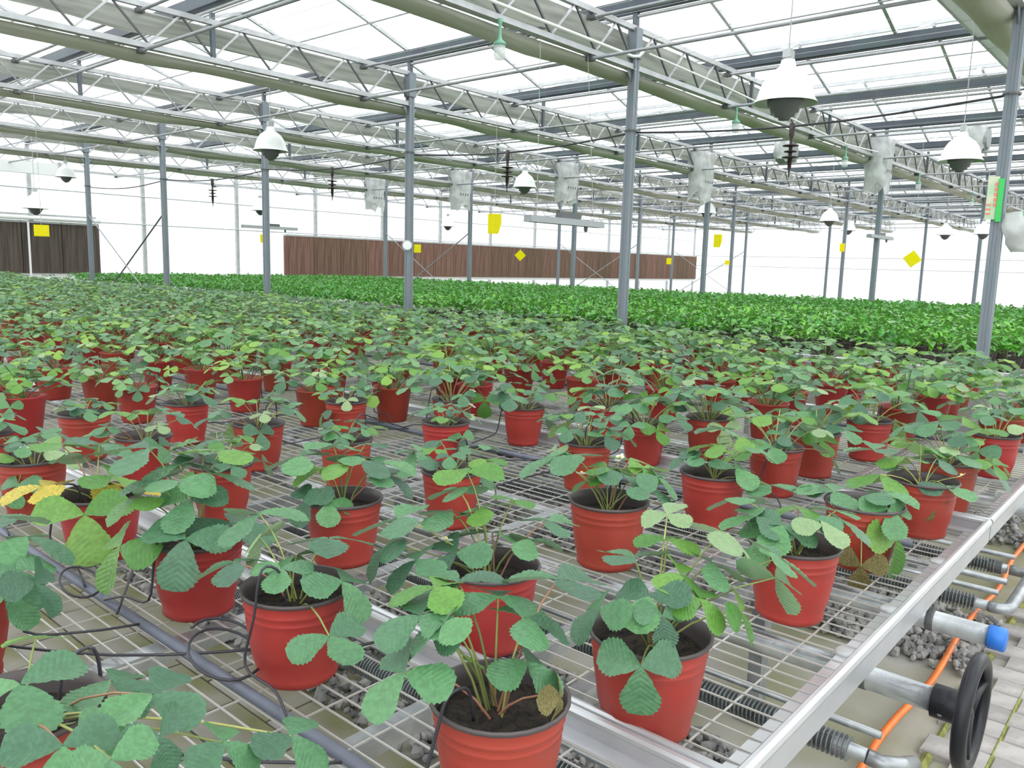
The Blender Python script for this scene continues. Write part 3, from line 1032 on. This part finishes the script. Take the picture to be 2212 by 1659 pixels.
# finned heating pipes
def finpipe(x, ye, z, label, tape=None):
    o = thing('finned_heating_pipe', label, 'heating pipe', (x, ye, z), 'finned heating pipes')
    MB().tube([(0, 0, 0), (0, 4.0, 0)], 0.021, 14).build('pipe', 'galvanised', o, True)
    fn = MB()
    y = 0.05
    while y < 3.2:
        fn.lathe([(.021, -.002), (.037, -.0015), (.037, .0015), (.021, .002)], 14, (0, y, 0), axis='y')
        y += 0.0135
    fn.build('fins', 'fin_steel', o, kind='stuff')
    th = MB().tube([(0.045, -0.02, .05), (0.045, 3.6, .05)], 0.0115, 10).build('return_tube', 'galvanised', o, True)
    if tape:
        for t0 in tape:
            MB().tube([(0.045, t0, .05), (0.045, t0 + .1, .05)], 0.0135, 10).build('blue_tape', 'blue_tape', th, True)
    return o


f1 = finpipe(2.27, 0.60, 0.28, 'finned heating pipe under the handwheel', (.62,))
f2 = finpipe(3.72, 0.57, 0.28, 'finned heating pipe ending in a bend behind the blue cap')
f3 = finpipe(4.27, 0.60, 0.28, 'finned heating pipe right of the pipe bend')
f4 = finpipe(1.62, 0.60, 0.28, 'finned heating pipe under the nearest bench corner', (.75,))
# U bend header
bend = [(0, 0, 0), (0, -.03, 0), (.012, -.055, 0), (.04, -.068, 0), (.3, -.068, 0), (.51, -.068, 0), (.54, -.055, 0), (.55, -.02, 0), (.55, .02, 0)]
MB().tube(bend, 0.024, 14).build('pipe_bend', 'galvanised', f2, True)
MB().tube([(0, 0, 0), (.01, -.04, -.01), (.05, -.07, -.02), (.14, -.09, -.05)], 0.023, 14).build('pipe_bend', 'galvanised', f1, True)
MB().lathe([(.021, -.03), (.030, -.03), (.030, .03), (.021, .03)], 14, (0, .05, 0), axis='y').build('coupling', 'dark_steel', f3)
MB().lathe([(.021, -.02), (.028, -.02), (.028, .02), (.021, .02)], 14, (0, .07, 0), axis='y').build('coupling', 'galvanised', f1)
for i, (x, ya_, z) in enumerate(((4.02, .56, .30), (5.35, .52, .42))):
    MB().tube([(0, 0, 0), (0, 3.5, 0)], 0.014, 10).build('heating_tube', 'galvanised', None, True, loc=(x, ya_, z), label='plain grey heating tube poking out %s' % ('between the finned pipes', 'by the bench corner')[i], cat='pipe', group='plain heating tubes')

# orange hose
pts = []
for k in range(60):
    x = 1.6 + 5.6 * k / 59
    pts.append((x, 0.70 + 0.012 * math.sin(x * 5) + 0.012 * max(0, x - 4.5), 0.03 + 0.004 * math.sin(x * 9)))
MB().tube(pts, 0.0135, 10).build('orange_hose', 'orange_hose', None, True, label='orange hose lying on the floor along the bench ends', cat='hose')

# ------------------------------------------------------------------ pots and strawberries


def leaflet(seed, fold, curl, droop, rows=23):
    r = random.Random(seed)
    V, F, UV = [], [], []
    for k in range(rows):
        t = k / (rows - 1)
        w = 0.46 * (((t / .60) ** .80) if t < .60 else math.sqrt(max(0.0, 1 - ((t - .60) / .42) ** 2.4)))
        x = t
        tooth = (1.0 if k % 2 else (0.90 if rows > 10 else 0.96)) if k > rows * .28 and k < rows - 1 else 1.0
        w = max(w, 0.012) * tooth
        xe = x + (0.02 if k % 2 and k > rows * .28 else 0)
        if k == rows - 1:
            w, xe = 0.02, x
        zc = -curl * x * x
        V.append((xe, w, zc + fold * w - droop * w * w + r.uniform(-.012, .012)))
        V.append((x, 0, zc))
        V.append((xe, -w, zc + fold * w - droop * w * w + r.uniform(-.012, .012)))
        UV += [(x - w * .6, 0), (x, 0), (x - w * .6, 0)]
    for k in range(rows - 1):
        a = 3 * k
        F += [(a + 1, a + 4, a + 3, a), (a + 2, a + 5, a + 4, a + 1)]
    return V, F, UV


def leaf_mesh(name, V, F, UV, mt):
    me = bpy.data.meshes.new(name)
    me.from_pydata(V, [], F)
    me.polygons.foreach_set('use_smooth', [True] * len(me.polygons))
    uv = me.uv_layers.new(name='UVMap')
    flat = []
    for p in me.polygons:
        for vi in p.vertices:
            flat += list(UV[vi])
    uv.data.foreach_set('uv', flat)
    me.materials.append(mt)
    me.update()
    return me


SHAPES = [leaflet(s, fo, cu, dr) for s, fo, cu, dr in ((1, .30, .14, .25), (2, .18, .22, .30), (3, .42, .10, .35), (4, .10, .28, .45), (5, .25, .05, .2))]
LEAFLETS = [[leaf_mesh('leaflet', *SHAPES[s], LEAFMAT[mi]) for s in range(5)] for mi in range(5)]
LOWSH = [leaflet(s, fo, cu, dr, 7) for s, fo, cu, dr in ((1, .30, .14, .25), (2, .18, .24, .30))]


def rotm(az, pitch, b, pl, roll):
    return (Matrix.Rotation(az, 3, 'Z') @ Matrix.Rotation(pitch, 3, 'Y') @ Matrix.Rotation(b, 3, 'Z') @ Matrix.Rotation(pl, 3, 'Y') @ Matrix.Rotation(roll, 3, 'X'))


def petiole_pts(crown, j, n=4):
    c, j = Vector(crown), Vector(j)
    h = j - c
    mid = c + Vector((h.x * .35, h.y * .35, max(h.z, 0.02) * .72 + (0.035 if h.z < .05 else .01)))
    return [(c * (1 - t) ** 2 + mid * 2 * t * (1 - t) + j * t * t) - j for t in [k / n for k in range(n + 1)]]


POT_R, POT_H, RIM_Z = 0.113, 0.205, 0.205


def pot_prof():
    b = 0.083
    pr = [(0.0, 0.0), (b - .006, 0.0), (b, 0.006), (b + .0005, 0.018), (b - .001, 0.024)]
    for z in (.06, .10, .135):
        pr.append((b + (POT_R - b) * (z / POT_H) * .93, z))
    pr += [(.1018, .150), (.1032, .1525), (.1032, .156), (.1022, .1585), (.1045, .168), (.1062, .171), (.1062, .1745), (.1052, .177), (.1078, .19), (.1085, .196)]
    return pr


POT_MESH = [MB().lathe(pot_prof(), 26, wob=(lambda ph: (lambda k, a: (0.012 * math.sin(a * 3 + ph) + .008 * math.sin(a * 7 + ph)) * (1 if k < 5 else .25)))(ph)).mesh('pot', 'pot_red', True) for ph in (0, 1.4, 2.9)]
LINE_MESH = MB().lathe([(.1085, .195), (.1128, .1975), (.1135, .203), (.111, .2065), (.1075, .204), (.1045, .18), (.100, .145)], 26).mesh('rim_lining', 'pot_lining', True)
sl = MB()
rs_ = random.Random(9)
rings = [0.101, .075, .05, .025]
for r_ in rings:
    for j in range(18):
        a = 2 * math.pi * j / 18
        sl.v.append((r_ * math.cos(a), r_ * math.sin(a), .163 + rs_.uniform(-.005, .006) + (.006 if r_ < .04 else 0)))
sl.v.append((0, 0, .172))
for k in range(3):
    for j in range(18):
        a, b = k * 18 + j, k * 18 + (j + 1) % 18
        sl.f.append((a, b, b + 18, a + 18))
for j in range(18):
    sl.f.append((54 + j, 54 + (j + 1) % 18, 72))
SOIL_MESH = sl.mesh('soil', 'soil', True)
SMALL_POT = MB().lathe([(0, 0), (.08, 0), (.083, .01), (.108, .192), (.1125, .196), (.1125, .206), (.106, .2), (.1, .15), (0, .155)], 14).mesh('pot', 'pot_red', True)
# flower
fm = MB()
for k in range(5):
    a = 2 * math.pi * k / 5
    c_, s_ = math.cos(a), math.sin(a)
    i0 = len(fm.v)
    for u, w in ((.003, .0), (.008, .007), (.014, .006), (.017, .0), (.014, -.006), (.008, -.007)):
        fm.v.append((u * c_ - w * s_, u * s_ + w * c_, .004 * (u / .017)))
    fm.f.append(tuple(range(i0, i0 + 6)))
PETAL_MESH = fm.mesh('petals', 'petal')
EYE_MESH = MB().lathe([(0, .007), (.004, .005), (.005, .001), (0, 0)], 8).mesh('flower_eye', 'flower_eye', True)


def random_leaves(seed, n, spread=1.0, tall=1.0, bright=0.70):
    r = random.Random(seed)
    out = []
    for k in range(n):
        az = 2 * math.pi * (k * 0.382 + r.uniform(-.06, .06))
        ring = (k + .5) / n
        rad = (0.05 + 0.15 * ring ** .8 + r.uniform(-.02, .02)) * spread
        z = POT_H + ((0.135 - 0.10 * ring) + r.uniform(-.03, .03)) * tall
        if r.random() < .13:
            z -= .07
            rad = max(rad, .15)
        pitch = math.degrees(math.atan2(max(0, POT_H + .07 - z), .10)) * .9 + r.uniform(-8, 22)
        m_ = r.random()
        mi = 0 if m_ < bright else (1 if m_ < .95 else 2)
        out.append((rad * math.cos(az), rad * math.sin(az), z, r.uniform(.060, .088) * (.75 if k < 2 else 1), pitch, mi))
    return out


PET_CACHE = {}


def make_leaf(parent, L, r, rel, split=True, cache=None):
    """a leaf (stalk) with three leaflets below it; L = position relative to the pot base"""
    x, y, z, size, pitch, mi = L
    crown = (r.uniform(-.012, .012) + x * .08, r.uniform(-.012, .012) + y * .08, .165)
    az = math.atan2(y, x) + r.uniform(-.35, .35)
    pts = petiole_pts(crown, (x, y, z))
    pm_ = MB().tube(pts, [.0028, .0025, .0022, .002, .0018], 5, False)
    red = r.random() < .2
    specs = []
    for b, sc in ((0, 1.0), (1.85 + r.uniform(-.15, .15), .93), (-1.85 + r.uniform(-.15, .15), .93)):
        pl = math.radians(r.uniform(-6, 16))
        R = rotm(az, math.radians(pitch), b, pl, r.uniform(-.2, .2))
        specs.append((R, sc * size, r.randrange(5)))
    return pts, pm_, red, specs, mi


def plant_spec(leaves, seed):
    r = random.Random(seed)
    sp = []
    for L in leaves:
        pts, pm_, red, specs, mi = make_leaf(None, L, r, None)
        me = pm_.mesh('leaf', 'petiole_red' if red else 'petiole_green', True)
        sp.append((me, (L[0], L[1], L[2]), [(LEAFLETS[mi][sh_], R.to_euler(), sc) for R, sc, sh_ in specs]))
    return sp


def low_spec(leaves, seed):
    """whole leaf as one mesh for plants further back"""
    r = random.Random(seed)
    sp = []
    for L in leaves:
        pts, pm_, red, specs, mi = make_leaf(None, L, r, None)
        V, F, UV = list(pm_.v), list(pm_.f), [(0, 0)] * len(pm_.v)
        for R, sc, sh_ in specs:
            v, f, u = LOWSH[sh_ % 2]
            i0 = len(V)
            V += [tuple(R @ (Vector(p) * sc)) for p in v]
            F += [tuple(i0 + q for q in ff) for ff in f]
            UV += u
        me = leaf_mesh('leaf', V, F, UV, FARLEAF[mi])
        sp.append((me, (L[0], L[1], L[2]), []))
    return sp


def instantiate(x, y, sp, label, rz, scale, near, r, flowers=0, wide=1.0):
    o = thing('potted_strawberry', label, 'plant', (x, y, ZM), 'strawberry plants in red pots')
    a = wide * (1.0 + r.uniform(-.03, .03))
    if near:
        p = obj('pot', r.choice(POT_MESH), o, None, (0, 0, r.uniform(0, 6)), (a, a, 1 + r.uniform(-.02, .03)))
        obj('rim_lining', LINE_MESH, p)
        obj('soil', SOIL_MESH, o, None, (0, 0, r.uniform(0, 6)), (a, a, 1))
    else:
        obj('pot', SMALL_POT, o, None, None, (a, a, 1))
        obj('soil', SOIL_MESH, o)
    cz, sz = math.cos(rz), math.sin(rz)
    for me, lc, lfs in sp:
        l = obj('leaf', me, o, (scale * (lc[0] * cz - lc[1] * sz), scale * (lc[0] * sz + lc[1] * cz), .165 + scale * (lc[2] - .165)), (0, 0, rz), scale)
        for lm, eu, sc in lfs:
            obj('leaflet', lm, l, None, eu, sc)
    for k in range(flowers):
        aa = r.uniform(0, 6.28)
        rr, zz = r.uniform(.04, .15), r.uniform(.24, .33)
        fx, fy = rr * math.cos(aa), rr * math.sin(aa)
        st = MB().tube([Vector((fx * t ** 1.5 - fx, fy * t ** 1.5 - fy, (.165 - zz) * (1 - t))) for t in (0, .35, .7, 1)], .0016, 4, False).build('flower', 'petiole_green', o, True, loc=(fx, fy, zz))
        obj('petals', PETAL_MESH, st, (0, 0, 0), (r.uniform(-.6, .6), r.uniform(-.6, .6), r.uniform(0, 6)), 1.15)
        obj('flower_eye', EYE_MESH, st, (0, 0, .003), None, 1.15)
    return o


TRACED = [
    (0.97,0.85,[(0.796,0.897,0.989,0.076,35,0),(0.982,0.801,0.973,0.062,30,0),(0.996,0.882,1.059,0.074,8,0),(0.966,0.951,1.074,0.08,5,0),(1.09,0.825,1.08,0.086,8,0),(0.905,0.946,1.084,0.063,10,1),(0.852,0.924,1.058,0.064,15,0),(0.858,0.872,1.062,0.059,25,0),(0.87,0.913,1.029,0.057,40,0),(1.005,0.82,1.036,0.069,12,0),(0.938,0.88,0.96,0.019,-30,1),(0.982,0.731,0.938,0.053,80,3)]),
    (1.36,0.79,[(1.51,0.717,1.092,0.077,25,2),(1.351,0.681,1.008,0.058,30,1),(1.506,0.6,1.028,0.077,50,0),(1.59,0.628,1.04,0.073,30,0),(1.426,0.633,0.974,0.065,70,1),(1.199,0.712,0.915,0.077,68,0),(1.223,0.823,0.982,0.071,45,0),(1.375,0.846,1.039,0.071,12,0),(1.288,0.753,1.009,0.067,30,0),(1.457,0.818,1.065,0.061,5,1),(1.497,0.843,1.104,0.052,-20,2),(1.267,0.712,0.99,0.052,55,0),(1.46,0.717,1.041,0.066,20,0),(1.374,0.738,1.034,0.06,20,1)]),
    (2.1,0.79,[(2.008,0.863,0.981,0.082,10,0),(2.062,0.708,0.983,0.067,15,2),(2.137,0.684,0.983,0.071,25,0),(2.249,0.738,0.972,0.062,5,0),(2.2,0.825,0.972,0.068,5,1),(2.013,0.793,0.972,0.08,25,0),(1.988,0.83,0.937,0.073,40,0),(2.077,0.943,1.002,0.08,5,0)]),
    (2.64,0.78,[(2.621,0.671,0.822,0.121,72,1),(2.5,0.731,0.745,0.074,82,3),(2.652,0.725,0.945,0.085,10,0),(2.594,0.692,0.913,0.086,40,0),(2.608,0.792,0.88,0.074,15,0),(2.615,0.872,0.927,0.09,5,0),(2.632,0.931,0.934,0.068,5,0)]),
    (3.13,0.73,[(3.08,0.786,0.979,0.077,-5,1),(3.07,0.892,0.991,0.082,5,0),(3.223,0.711,0.969,0.078,5,0),(3.079,0.646,0.903,0.084,12,0),(2.963,0.832,0.928,0.098,5,1),(3.155,0.843,0.936,0.073,0,0),(3.251,0.778,1.0,0.083,5,1),(3.062,0.7,0.852,0.072,60,3),(3.306,0.677,0.968,0.086,5,0)]),
    (2.66,1.32,[(2.753,1.266,1.023,0.075,0,1),(2.733,1.206,0.995,0.074,15,0),(2.659,1.322,0.998,0.078,15,1),(2.63,1.219,0.935,0.082,15,0),(2.684,1.115,0.886,0.088,5,0),(2.665,1.385,0.964,0.082,10,0),(2.776,1.353,1.041,0.091,5,0),(2.597,1.385,0.957,0.067,20,0)]),
    (2.06,1.37,[(2.071,1.392,1.005,0.076,10,1),(2.069,1.33,0.995,0.08,20,0),(2.174,1.317,0.998,0.074,15,1),(2.139,1.248,0.991,0.072,25,0),(2.018,1.415,0.973,0.058,30,1),(2.03,1.491,1.031,0.095,12,0),(2.083,1.245,0.965,0.074,10,0),(2.187,1.382,1.01,0.066,0,1),(1.932,1.498,1.039,0.095,20,0)]),
    (0.99,1.48,[(0.926,1.442,0.974,0.057,15,0),(0.886,1.564,0.966,0.073,12,0),(1.021,1.357,0.943,0.078,30,0),(0.895,1.23,0.903,0.07,20,0),(1.061,1.462,1.002,0.088,8,0),(0.964,1.589,0.998,0.066,60,2),(1.016,1.52,0.959,0.064,20,0),(0.996,1.638,1.035,0.098,5,0)]),
    (1.0,1.95,[(0.91,1.828,0.947,0.108,35,0),(0.941,2.079,1.126,0.103,8,0),(0.82,1.986,0.911,0.106,45,1),(1.057,1.873,0.943,0.099,12,0),(0.996,2.021,1.082,0.086,10,0),(1.034,1.929,1.07,0.092,18,0),(0.916,1.985,1.059,0.078,20,0),(0.961,1.908,1.017,0.082,25,0),(0.883,2.014,1.017,0.078,12,1),(1.085,1.973,1.113,0.092,5,1),(1.065,2.022,1.094,0.075,0,0)]),
    (0.99,2.53,[(0.878,2.359,0.893,0.129,40,1),(1.012,2.496,0.953,0.088,20,1),(0.982,2.619,1.001,0.087,12,0),(1.045,2.526,0.911,0.101,15,4),(0.93,2.657,1.04,0.089,5,1),(0.85,2.586,0.934,0.1,10,4),(1.039,2.637,1.027,0.089,5,0)]),
    (0.4,1.38,[(0.37,1.263,0.999,0.092,10,0),(0.488,1.096,1.0,0.075,20,0),(0.504,1.28,0.945,0.078,10,0),(0.351,1.053,1.002,0.071,25,0),(0.548,1.012,0.934,0.064,25,0),(0.651,0.994,0.905,0.068,8,0),(0.379,0.975,1.005,0.064,40,0),(0.464,1.486,0.965,0.053,15,1),(0.451,1.131,0.967,0.056,50,0),(0.456,1.007,0.988,0.056,55,0)]),
    (0.45,1.98,[(0.534,1.804,0.98,0.088,35,0),(0.59,1.901,1.012,0.085,15,0),(0.562,2.015,1.034,0.088,10,0),(0.498,1.76,0.944,0.074,40,0),(0.54,1.718,0.973,0.07,60,0)]),
    (1.4,1.27,[(1.298,1.286,0.952,0.077,25,0),(1.423,1.286,0.974,0.073,12,0),(1.462,1.193,0.969,0.065,20,0),(1.411,1.363,1.114,0.081,-15,1),(1.404,1.306,1.033,0.068,15,1),(1.533,1.196,0.999,0.072,10,0),(1.375,1.382,1.016,0.083,10,0),(1.241,1.428,1.017,0.092,15,0),(1.503,1.286,1.04,0.054,10,1),(1.192,1.412,0.964,0.083,45,0),(1.21,1.326,0.948,0.075,20,0),(1.392,1.375,1.073,0.069,25,0)]),
    (1.49,1.97,[(1.523,1.971,1.028,0.081,8,0),(1.434,1.992,1.003,0.085,30,1),(1.368,1.971,0.919,0.077,35,0),(1.394,1.91,0.92,0.066,25,0),(1.57,1.883,1.015,0.091,15,0),(1.512,2.051,1.053,0.079,5,0),(1.408,2.074,1.029,0.094,12,0),(1.592,1.99,1.052,0.074,0,0),(1.567,1.847,0.978,0.079,30,0)]),
]
TRACED_LABELS = [
    'large strawberry plant in the foremost red pot with a withered leaf hanging over its rim',
    'dense strawberry plant by the bench corner, leaves hanging down over its red pot',
    'strawberry plant on the near end rail left of the dark open pot',
    'strawberry plant with a big green leaf drooping past the end rail, pot interior showing black',
    'strawberry plant in red pot at the bench joint, spindly upright leaves',
    'strawberry plant in red pot just left of the white bench joint',
    'strawberry plant with long thin stalks and black pot lining at the picture centre right',
    'strawberry plant in red pot left of the foremost pot, black tube looped above it',
    'bushy strawberry plant whose flat pale leaf covers its pot rim, left of centre',
    'strawberry plant with a yellow leaf at left, pot half hidden by big green leaves',
    'large strawberry plant in the bottom left corner of the picture',
    'strawberry plant cut by the left picture edge, one dark drooping leaf',
    'strawberry plant directly behind the foremost pot with a bright upright leaf',
    'strawberry plant behind the looped black tube, wide rim with bare soil']
taken = [(t[0], t[1]) for t in TRACED]
for i, (x, y, ls) in enumerate(TRACED):
    r = random.Random(100 + i)
    rel = [(a - x, b - y, c - ZM, s * (1.26 if abs(p) < 32 else 1.12) * (.85 if i == 10 else 1), p, mi) for a, b, c, s, p, mi in ls]
    instantiate(x, y, plant_spec(rel, 200 + i), TRACED_LABELS[i], 0, 1.0, True, r, {4: 1, 6: 2, 12: 1}.get(i, 0), 1.11 if x < 2.3 else 1.05)

PROTO = [plant_spec(random_leaves(40 + k, n, s, t), 60 + k) for k, (n, s, t) in enumerate(((14, 1.0, 1.0), (12, 1.1, .9), (16, .95, 1.1), (10, .9, .7), (15, 1.1, 1.15), (13, 1.0, .8)))]
PROTO_LOW = [low_spec(random_leaves(70 + k, n, s, t, .55), 90 + k) for k, (n, s, t) in enumerate(((18, 1.2, 1.0), (17, 1.25, .95), (20, 1.2, 1.1), (15, 1.15, .85), (19, 1.3, 1.1), (17, 1.2, .9)))]
SPOTS = [(.99, 3.10), (1.42, 4.54), (1.44, 3.22), (1.45, 3.83), (1.45, 2.63), (1.92, 3.15), (1.94, 3.84), (1.98, 1.99), (1.99, 4.51), (2.01, 2.64), (2.56, 3.36), (2.58, 2.64), (2.61, 4.43),
         (2.67, 3.79), (2.72, 1.94), (3.06, 3.08), (3.08, 3.60), (3.18, 2.67), (3.24, 1.33), (3.28, 2.00), (3.53, 3.36), (3.55, .74), (3.61, 2.44), (3.64, 1.85), (3.68, 1.33), (4.22, 1.26), (4.27, 3.09),
         (4.32, .72), (4.33, 1.84), (4.34, 2.52), (4.77, 1.27), (4.87, .79), (4.94, 2.45), (5.42, 1.26)]
LINES = [.99, 1.44, 1.97, 2.62, 3.16, 3.60, 4.30, 4.82, 5.40, 5.92, 6.42, 6.92, 7.32]
rg = random.Random(77)
for li, xl in enumerate(LINES):
    y = 0.74
    j = 0
    while y < 24.2:
        if xl > 0.285 * y - 0.15 and y > 0.135 * xl - .25:
            if not any((xl - a) ** 2 + (y - b) ** 2 < .38 ** 2 and abs(y - b) < .36 for a, b in taken + SPOTS):
                SPOTS.append((xl + rg.uniform(-.05, .05), y + rg.uniform(-.06, .06)))
        y += 0.60
# order of each pot inside its row, counted from the aisle, for the labels
rows_ = {}
for (x, y) in SPOTS + taken:
    li = min(range(len(LINES)), key=lambda k: abs(LINES[k] - x))
    rows_.setdefault(li, []).append((y, x))
for li in rows_:
    rows_[li].sort()
LOOK = ['leafy', 'loose', 'full', 'sparse', 'tall', 'low']
for (x, y) in SPOTS:
    li = min(range(len(LINES)), key=lambda k: abs(LINES[k] - x))
    ni = rows_[li].index((y, x)) + 1
    dist = math.hypot(x, y)
    r = random.Random(int(x * 1000) * 31 + int(y * 1000))
    k = r.randrange(6)
    near = dist < 4.6
    sc_ = r.uniform(.9, 1.12)
    if near and x < 2.75 and y > 2.2:
        k = r.choice((3, 5, 3, 1))
        sc_ = r.uniform(.80, .98)
    elif x > 2.9:
        sc_ = r.uniform(1.05, 1.28)
    lab = '%s strawberry in red pot, %s from the aisle in the %s row from the front' % (LOOK[k], nth(ni), nth(li + 1))
    instantiate(x, y, (PROTO if near else PROTO_LOW)[k], lab, r.uniform(0, 6.28), sc_, near, r, (1 if r.random() < .35 else 0) if near else (2 if r.random() < .12 else 0))
print('strawberries', len(SPOTS) + len(taken))

# ------------------------------------------------------------------ irrigation
rt_ = random.Random(21)
allpots = SPOTS + taken
for b in range(-1, 3):
    px_ = 0.83 + PITCH_B * (b + 1)
    o = thing('irrigation_line', 'grey irrigation pipe with black drip tubes on the %s bench' % nth(b + 2), 'irrigation pipe', (px_, 0.7, ZM + .012), 'irrigation lines')
    MB().tube([(0.03, 0.0, 0), (0, 3, 0), (0, 23.5, 0)], 0.0125, 10).build('pipe', 'pvc_grey', o, True)
    for (x, y) in allpots:
        if abs(x - px_) < 1.1 and math.hypot(x, y) < 5.2 and y > .8 and B0 + PITCH_B * b < x < B0 + PITCH_B * (b + 1):
            y0 = y + rt_.uniform(-.35, .25)
            y0 = max(y0, .85)
            a = rt_.uniform(0, 6.28)
            if px_ < x:
                ex = x - .075
            else:
                ex = x + .075
            ey = y + rt_.uniform(-.05, .05)
            dx = ex - px_
            hh = rt_.uniform(.02, .07)
            sg = -1 if px_ < x else 1
            ox = x + sg * .14 - px_
            P = [Vector((0, y0 - .7, .012)), Vector((ox * .5, (y0 * .6 + ey * .4) - .7, .02 + rt_.uniform(0, .05))), Vector((ox, ey - .7 + .03, .06)),
                 Vector((ox - sg * .01, ey - .7 + .01, .17)), Vector((x + sg * .115 - px_, ey - .7, POT_H + hh)), Vector((x + sg * .07 - px_, ey - .7, POT_H + hh * .7)), Vector((x + sg * .055 - px_, ey - .7, .16))]
            pts = []
            for k in range(len(P) - 1):
                p0, p1, p2, p3 = P[max(k - 1, 0)], P[k], P[k + 1], P[min(k + 2, len(P) - 1)]
                for s in range(4):
                    t = s / 4
                    pts.append(.5 * ((2 * p1) + (-p0 + p2) * t + (2 * p0 - 5 * p1 + 4 * p2 - p3) * t * t + (-p0 + 3 * p1 - 3 * p2 + p3) * t ** 3))
            pts.append(P[-1])
            MB().tube(pts, 0.0032, 6).build('drip_tube', 'black_tube', o, True)
    if b == -1:
        # loose loops lying on the mesh by the pipe
        for c0, rr, nturn in (((.04, .88, .03), .075, 1.4), ((-.02, 1.52, .03), .05, 1.1)):
            pts = [(c0[0] + rr * math.cos(t), c0[1] + rr * 1.2 * math.sin(t), c0[2] + .004 * t + .03 * math.sin(t)) for t in [k * .3 for k in range(int(nturn * 21))]]
            MB().tube(pts, .0035, 6).build('drip_tube', 'black_tube', o, True)
        for p, q, sg in (((-.45, 1.62, .05), (.12, .86, .03), .05), ((.10, .80, .03), (.62, .62, .05), .02), ((-.02, 1.3, .02), (.2, 1.62, .09), .0)):
            p, q = Vector(p), Vector(q)
            MB().tube([p.lerp(q, k / 8) - Vector((0, 0, sg * math.sin(math.pi * k / 8))) for k in range(9)], .0035, 6).build('drip_tube', 'black_tube', o, True)

# ------------------------------------------------------------------ bushy green crop behind the posts
rf = np.random.RandomState(8)


def bush(seed, n):
    r = np.random.RandomState(seed)
    V, F = [], []
    for k in range(n):
        az = r.uniform(0, 2 * np.pi)
        el = np.arcsin(r.uniform(-.15, 1.0))
        rad = r.uniform(.75, 1.05)
        c = np.array([.21 * math.cos(el) * math.cos(az), .21 * math.cos(el) * math.sin(az), .10 + .17 * math.sin(el)]) * np.array([rad, rad, rad])
        L = r.uniform(.075, .12)
        w = L * r.uniform(.20, .30)
        az2 = az + r.uniform(-.9, .9)
        pt = r.uniform(-.35, .75)
        d = np.array([math.cos(az2) * math.cos(pt), math.sin(az2) * math.cos(pt), -math.sin(pt)])
        s = np.array([-math.sin(az2), math.cos(az2), r.uniform(-.35, .35)])
        u = np.cross(d, s)
        i = len(V)
        V += [c - d * L * .45, c - d * L * .08 + s * w + u * .012, c + d * L * .25 + s * w * .75, c + d * L * .55 - u * .012, c + d * L * .25 - s * w * .75, c - d * L * .08 - s * w + u * .012]
        V.append(c + d * .05 * L)
        F += [(i, i + 6, i + 2, i + 1), (i + 6, i + 3, i + 2, i + 2), (i, i + 5, i + 4, i + 6), (i + 6, i + 4, i + 3, i + 3)]
    return np.array(V), F


BP = [bush(300 + k, 62) for k in range(5)]
BUSH_MESH = []
for V, F in BP:
    me = bpy.data.meshes.new('foliage')
    me.from_pydata([tuple(v) for v in V], [], [tuple(dict.fromkeys(f)) for f in F])
    me.materials.append(MATS['foliage'])
    me.polygons.foreach_set('use_smooth', [True] * len(me.polygons))
    BUSH_MESH.append(me)
BPOT = MB().lathe([(0, 0), (.06, 0), (.08, .12), (.084, .125), (.078, .13), (.07, .11), (0, .11)], 10).mesh('pot', 'pot_lining', True)
BSTEM = MB().tube([(0, 0, .11), (.005, 0, .2), (0, .005, .3)], [.008, .006, .004], 5).mesh('stem', 'foliage_stem')
spots = []
for i in range(28):
    for j in range(66):
        x = 8.95 + .36 * i + (.18 if j % 2 else 0)
        y = 1.15 + .355 * j
        if any(abs(x - (8.72 + PITCH_B * (b + 1))) < .08 for b in range(5)):
            x -= .1
        if x > 18.95 or y > 24.2 or x < 0.285 * y - 0.3 or y < .13 * x - .2:
            continue
        spots.append((math.hypot(x, y), x + rf.uniform(-.05, .05), y + rf.uniform(-.05, .05), i, j))
spots.sort()
lines2 = {}
for d, x, y, i, j in spots[:290]:
    lines2.setdefault(i, []).append(j)
for i in lines2:
    lines2[i].sort()
for n, (d, x, y, i, j) in enumerate(spots[:290]):
    o = thing('bushy_plant', 'bushy glossy green plant, %s from the right in the %s row behind the posts' % (nth(lines2[i].index(j) + 1), nth(i + 1)), 'plant', (x, y, ZM), 'bushy green plants behind the posts')
    s = rf.uniform(.92, 1.1)
    obj('foliage', BUSH_MESH[n % 5], o, (0, 0, .13), (0, 0, rf.uniform(0, 6.28)), s, kind='stuff')
    obj('stem', BSTEM, o)
    obj('pot', BPOT, o)
rest = spots[290:]
VV, FF = [], []
off = 0
for n, (d, x, y, i, j) in enumerate(rest):
    V, F = BP[n % 5]
    a = rf.uniform(0, 6.28)
    s = rf.uniform(.92, 1.1)
    c_, s_ = math.cos(a), math.sin(a)
    W_ = np.stack([V[:, 0] * c_ - V[:, 1] * s_, V[:, 0] * s_ + V[:, 1] * c_, V[:, 2]], 1) * s + np.array([x, y, ZM + .13])
    T_ = []
    for f in F:
        f = list(dict.fromkeys(f))
        if len(f) == 4:
            T_ += [(f[0], f[1], f[2]), (f[0], f[2], f[3])]
        else:
            T_.append(tuple(f))
    VV.append(W_)
    FF.append(np.array(T_) + off)
    off += len(V)
me = np_mesh('bushy_crop', np.concatenate(VV), np.concatenate(FF), 'foliage')
me.polygons.foreach_set('use_smooth', [True] * len(me.polygons))
obj('bushy_crop', me, label='mass of bushy glossy green plants further back towards the far benches', cat='plants', kind='stuff')
print('objects', len(bpy.data.objects), 'bushes', len(spots))
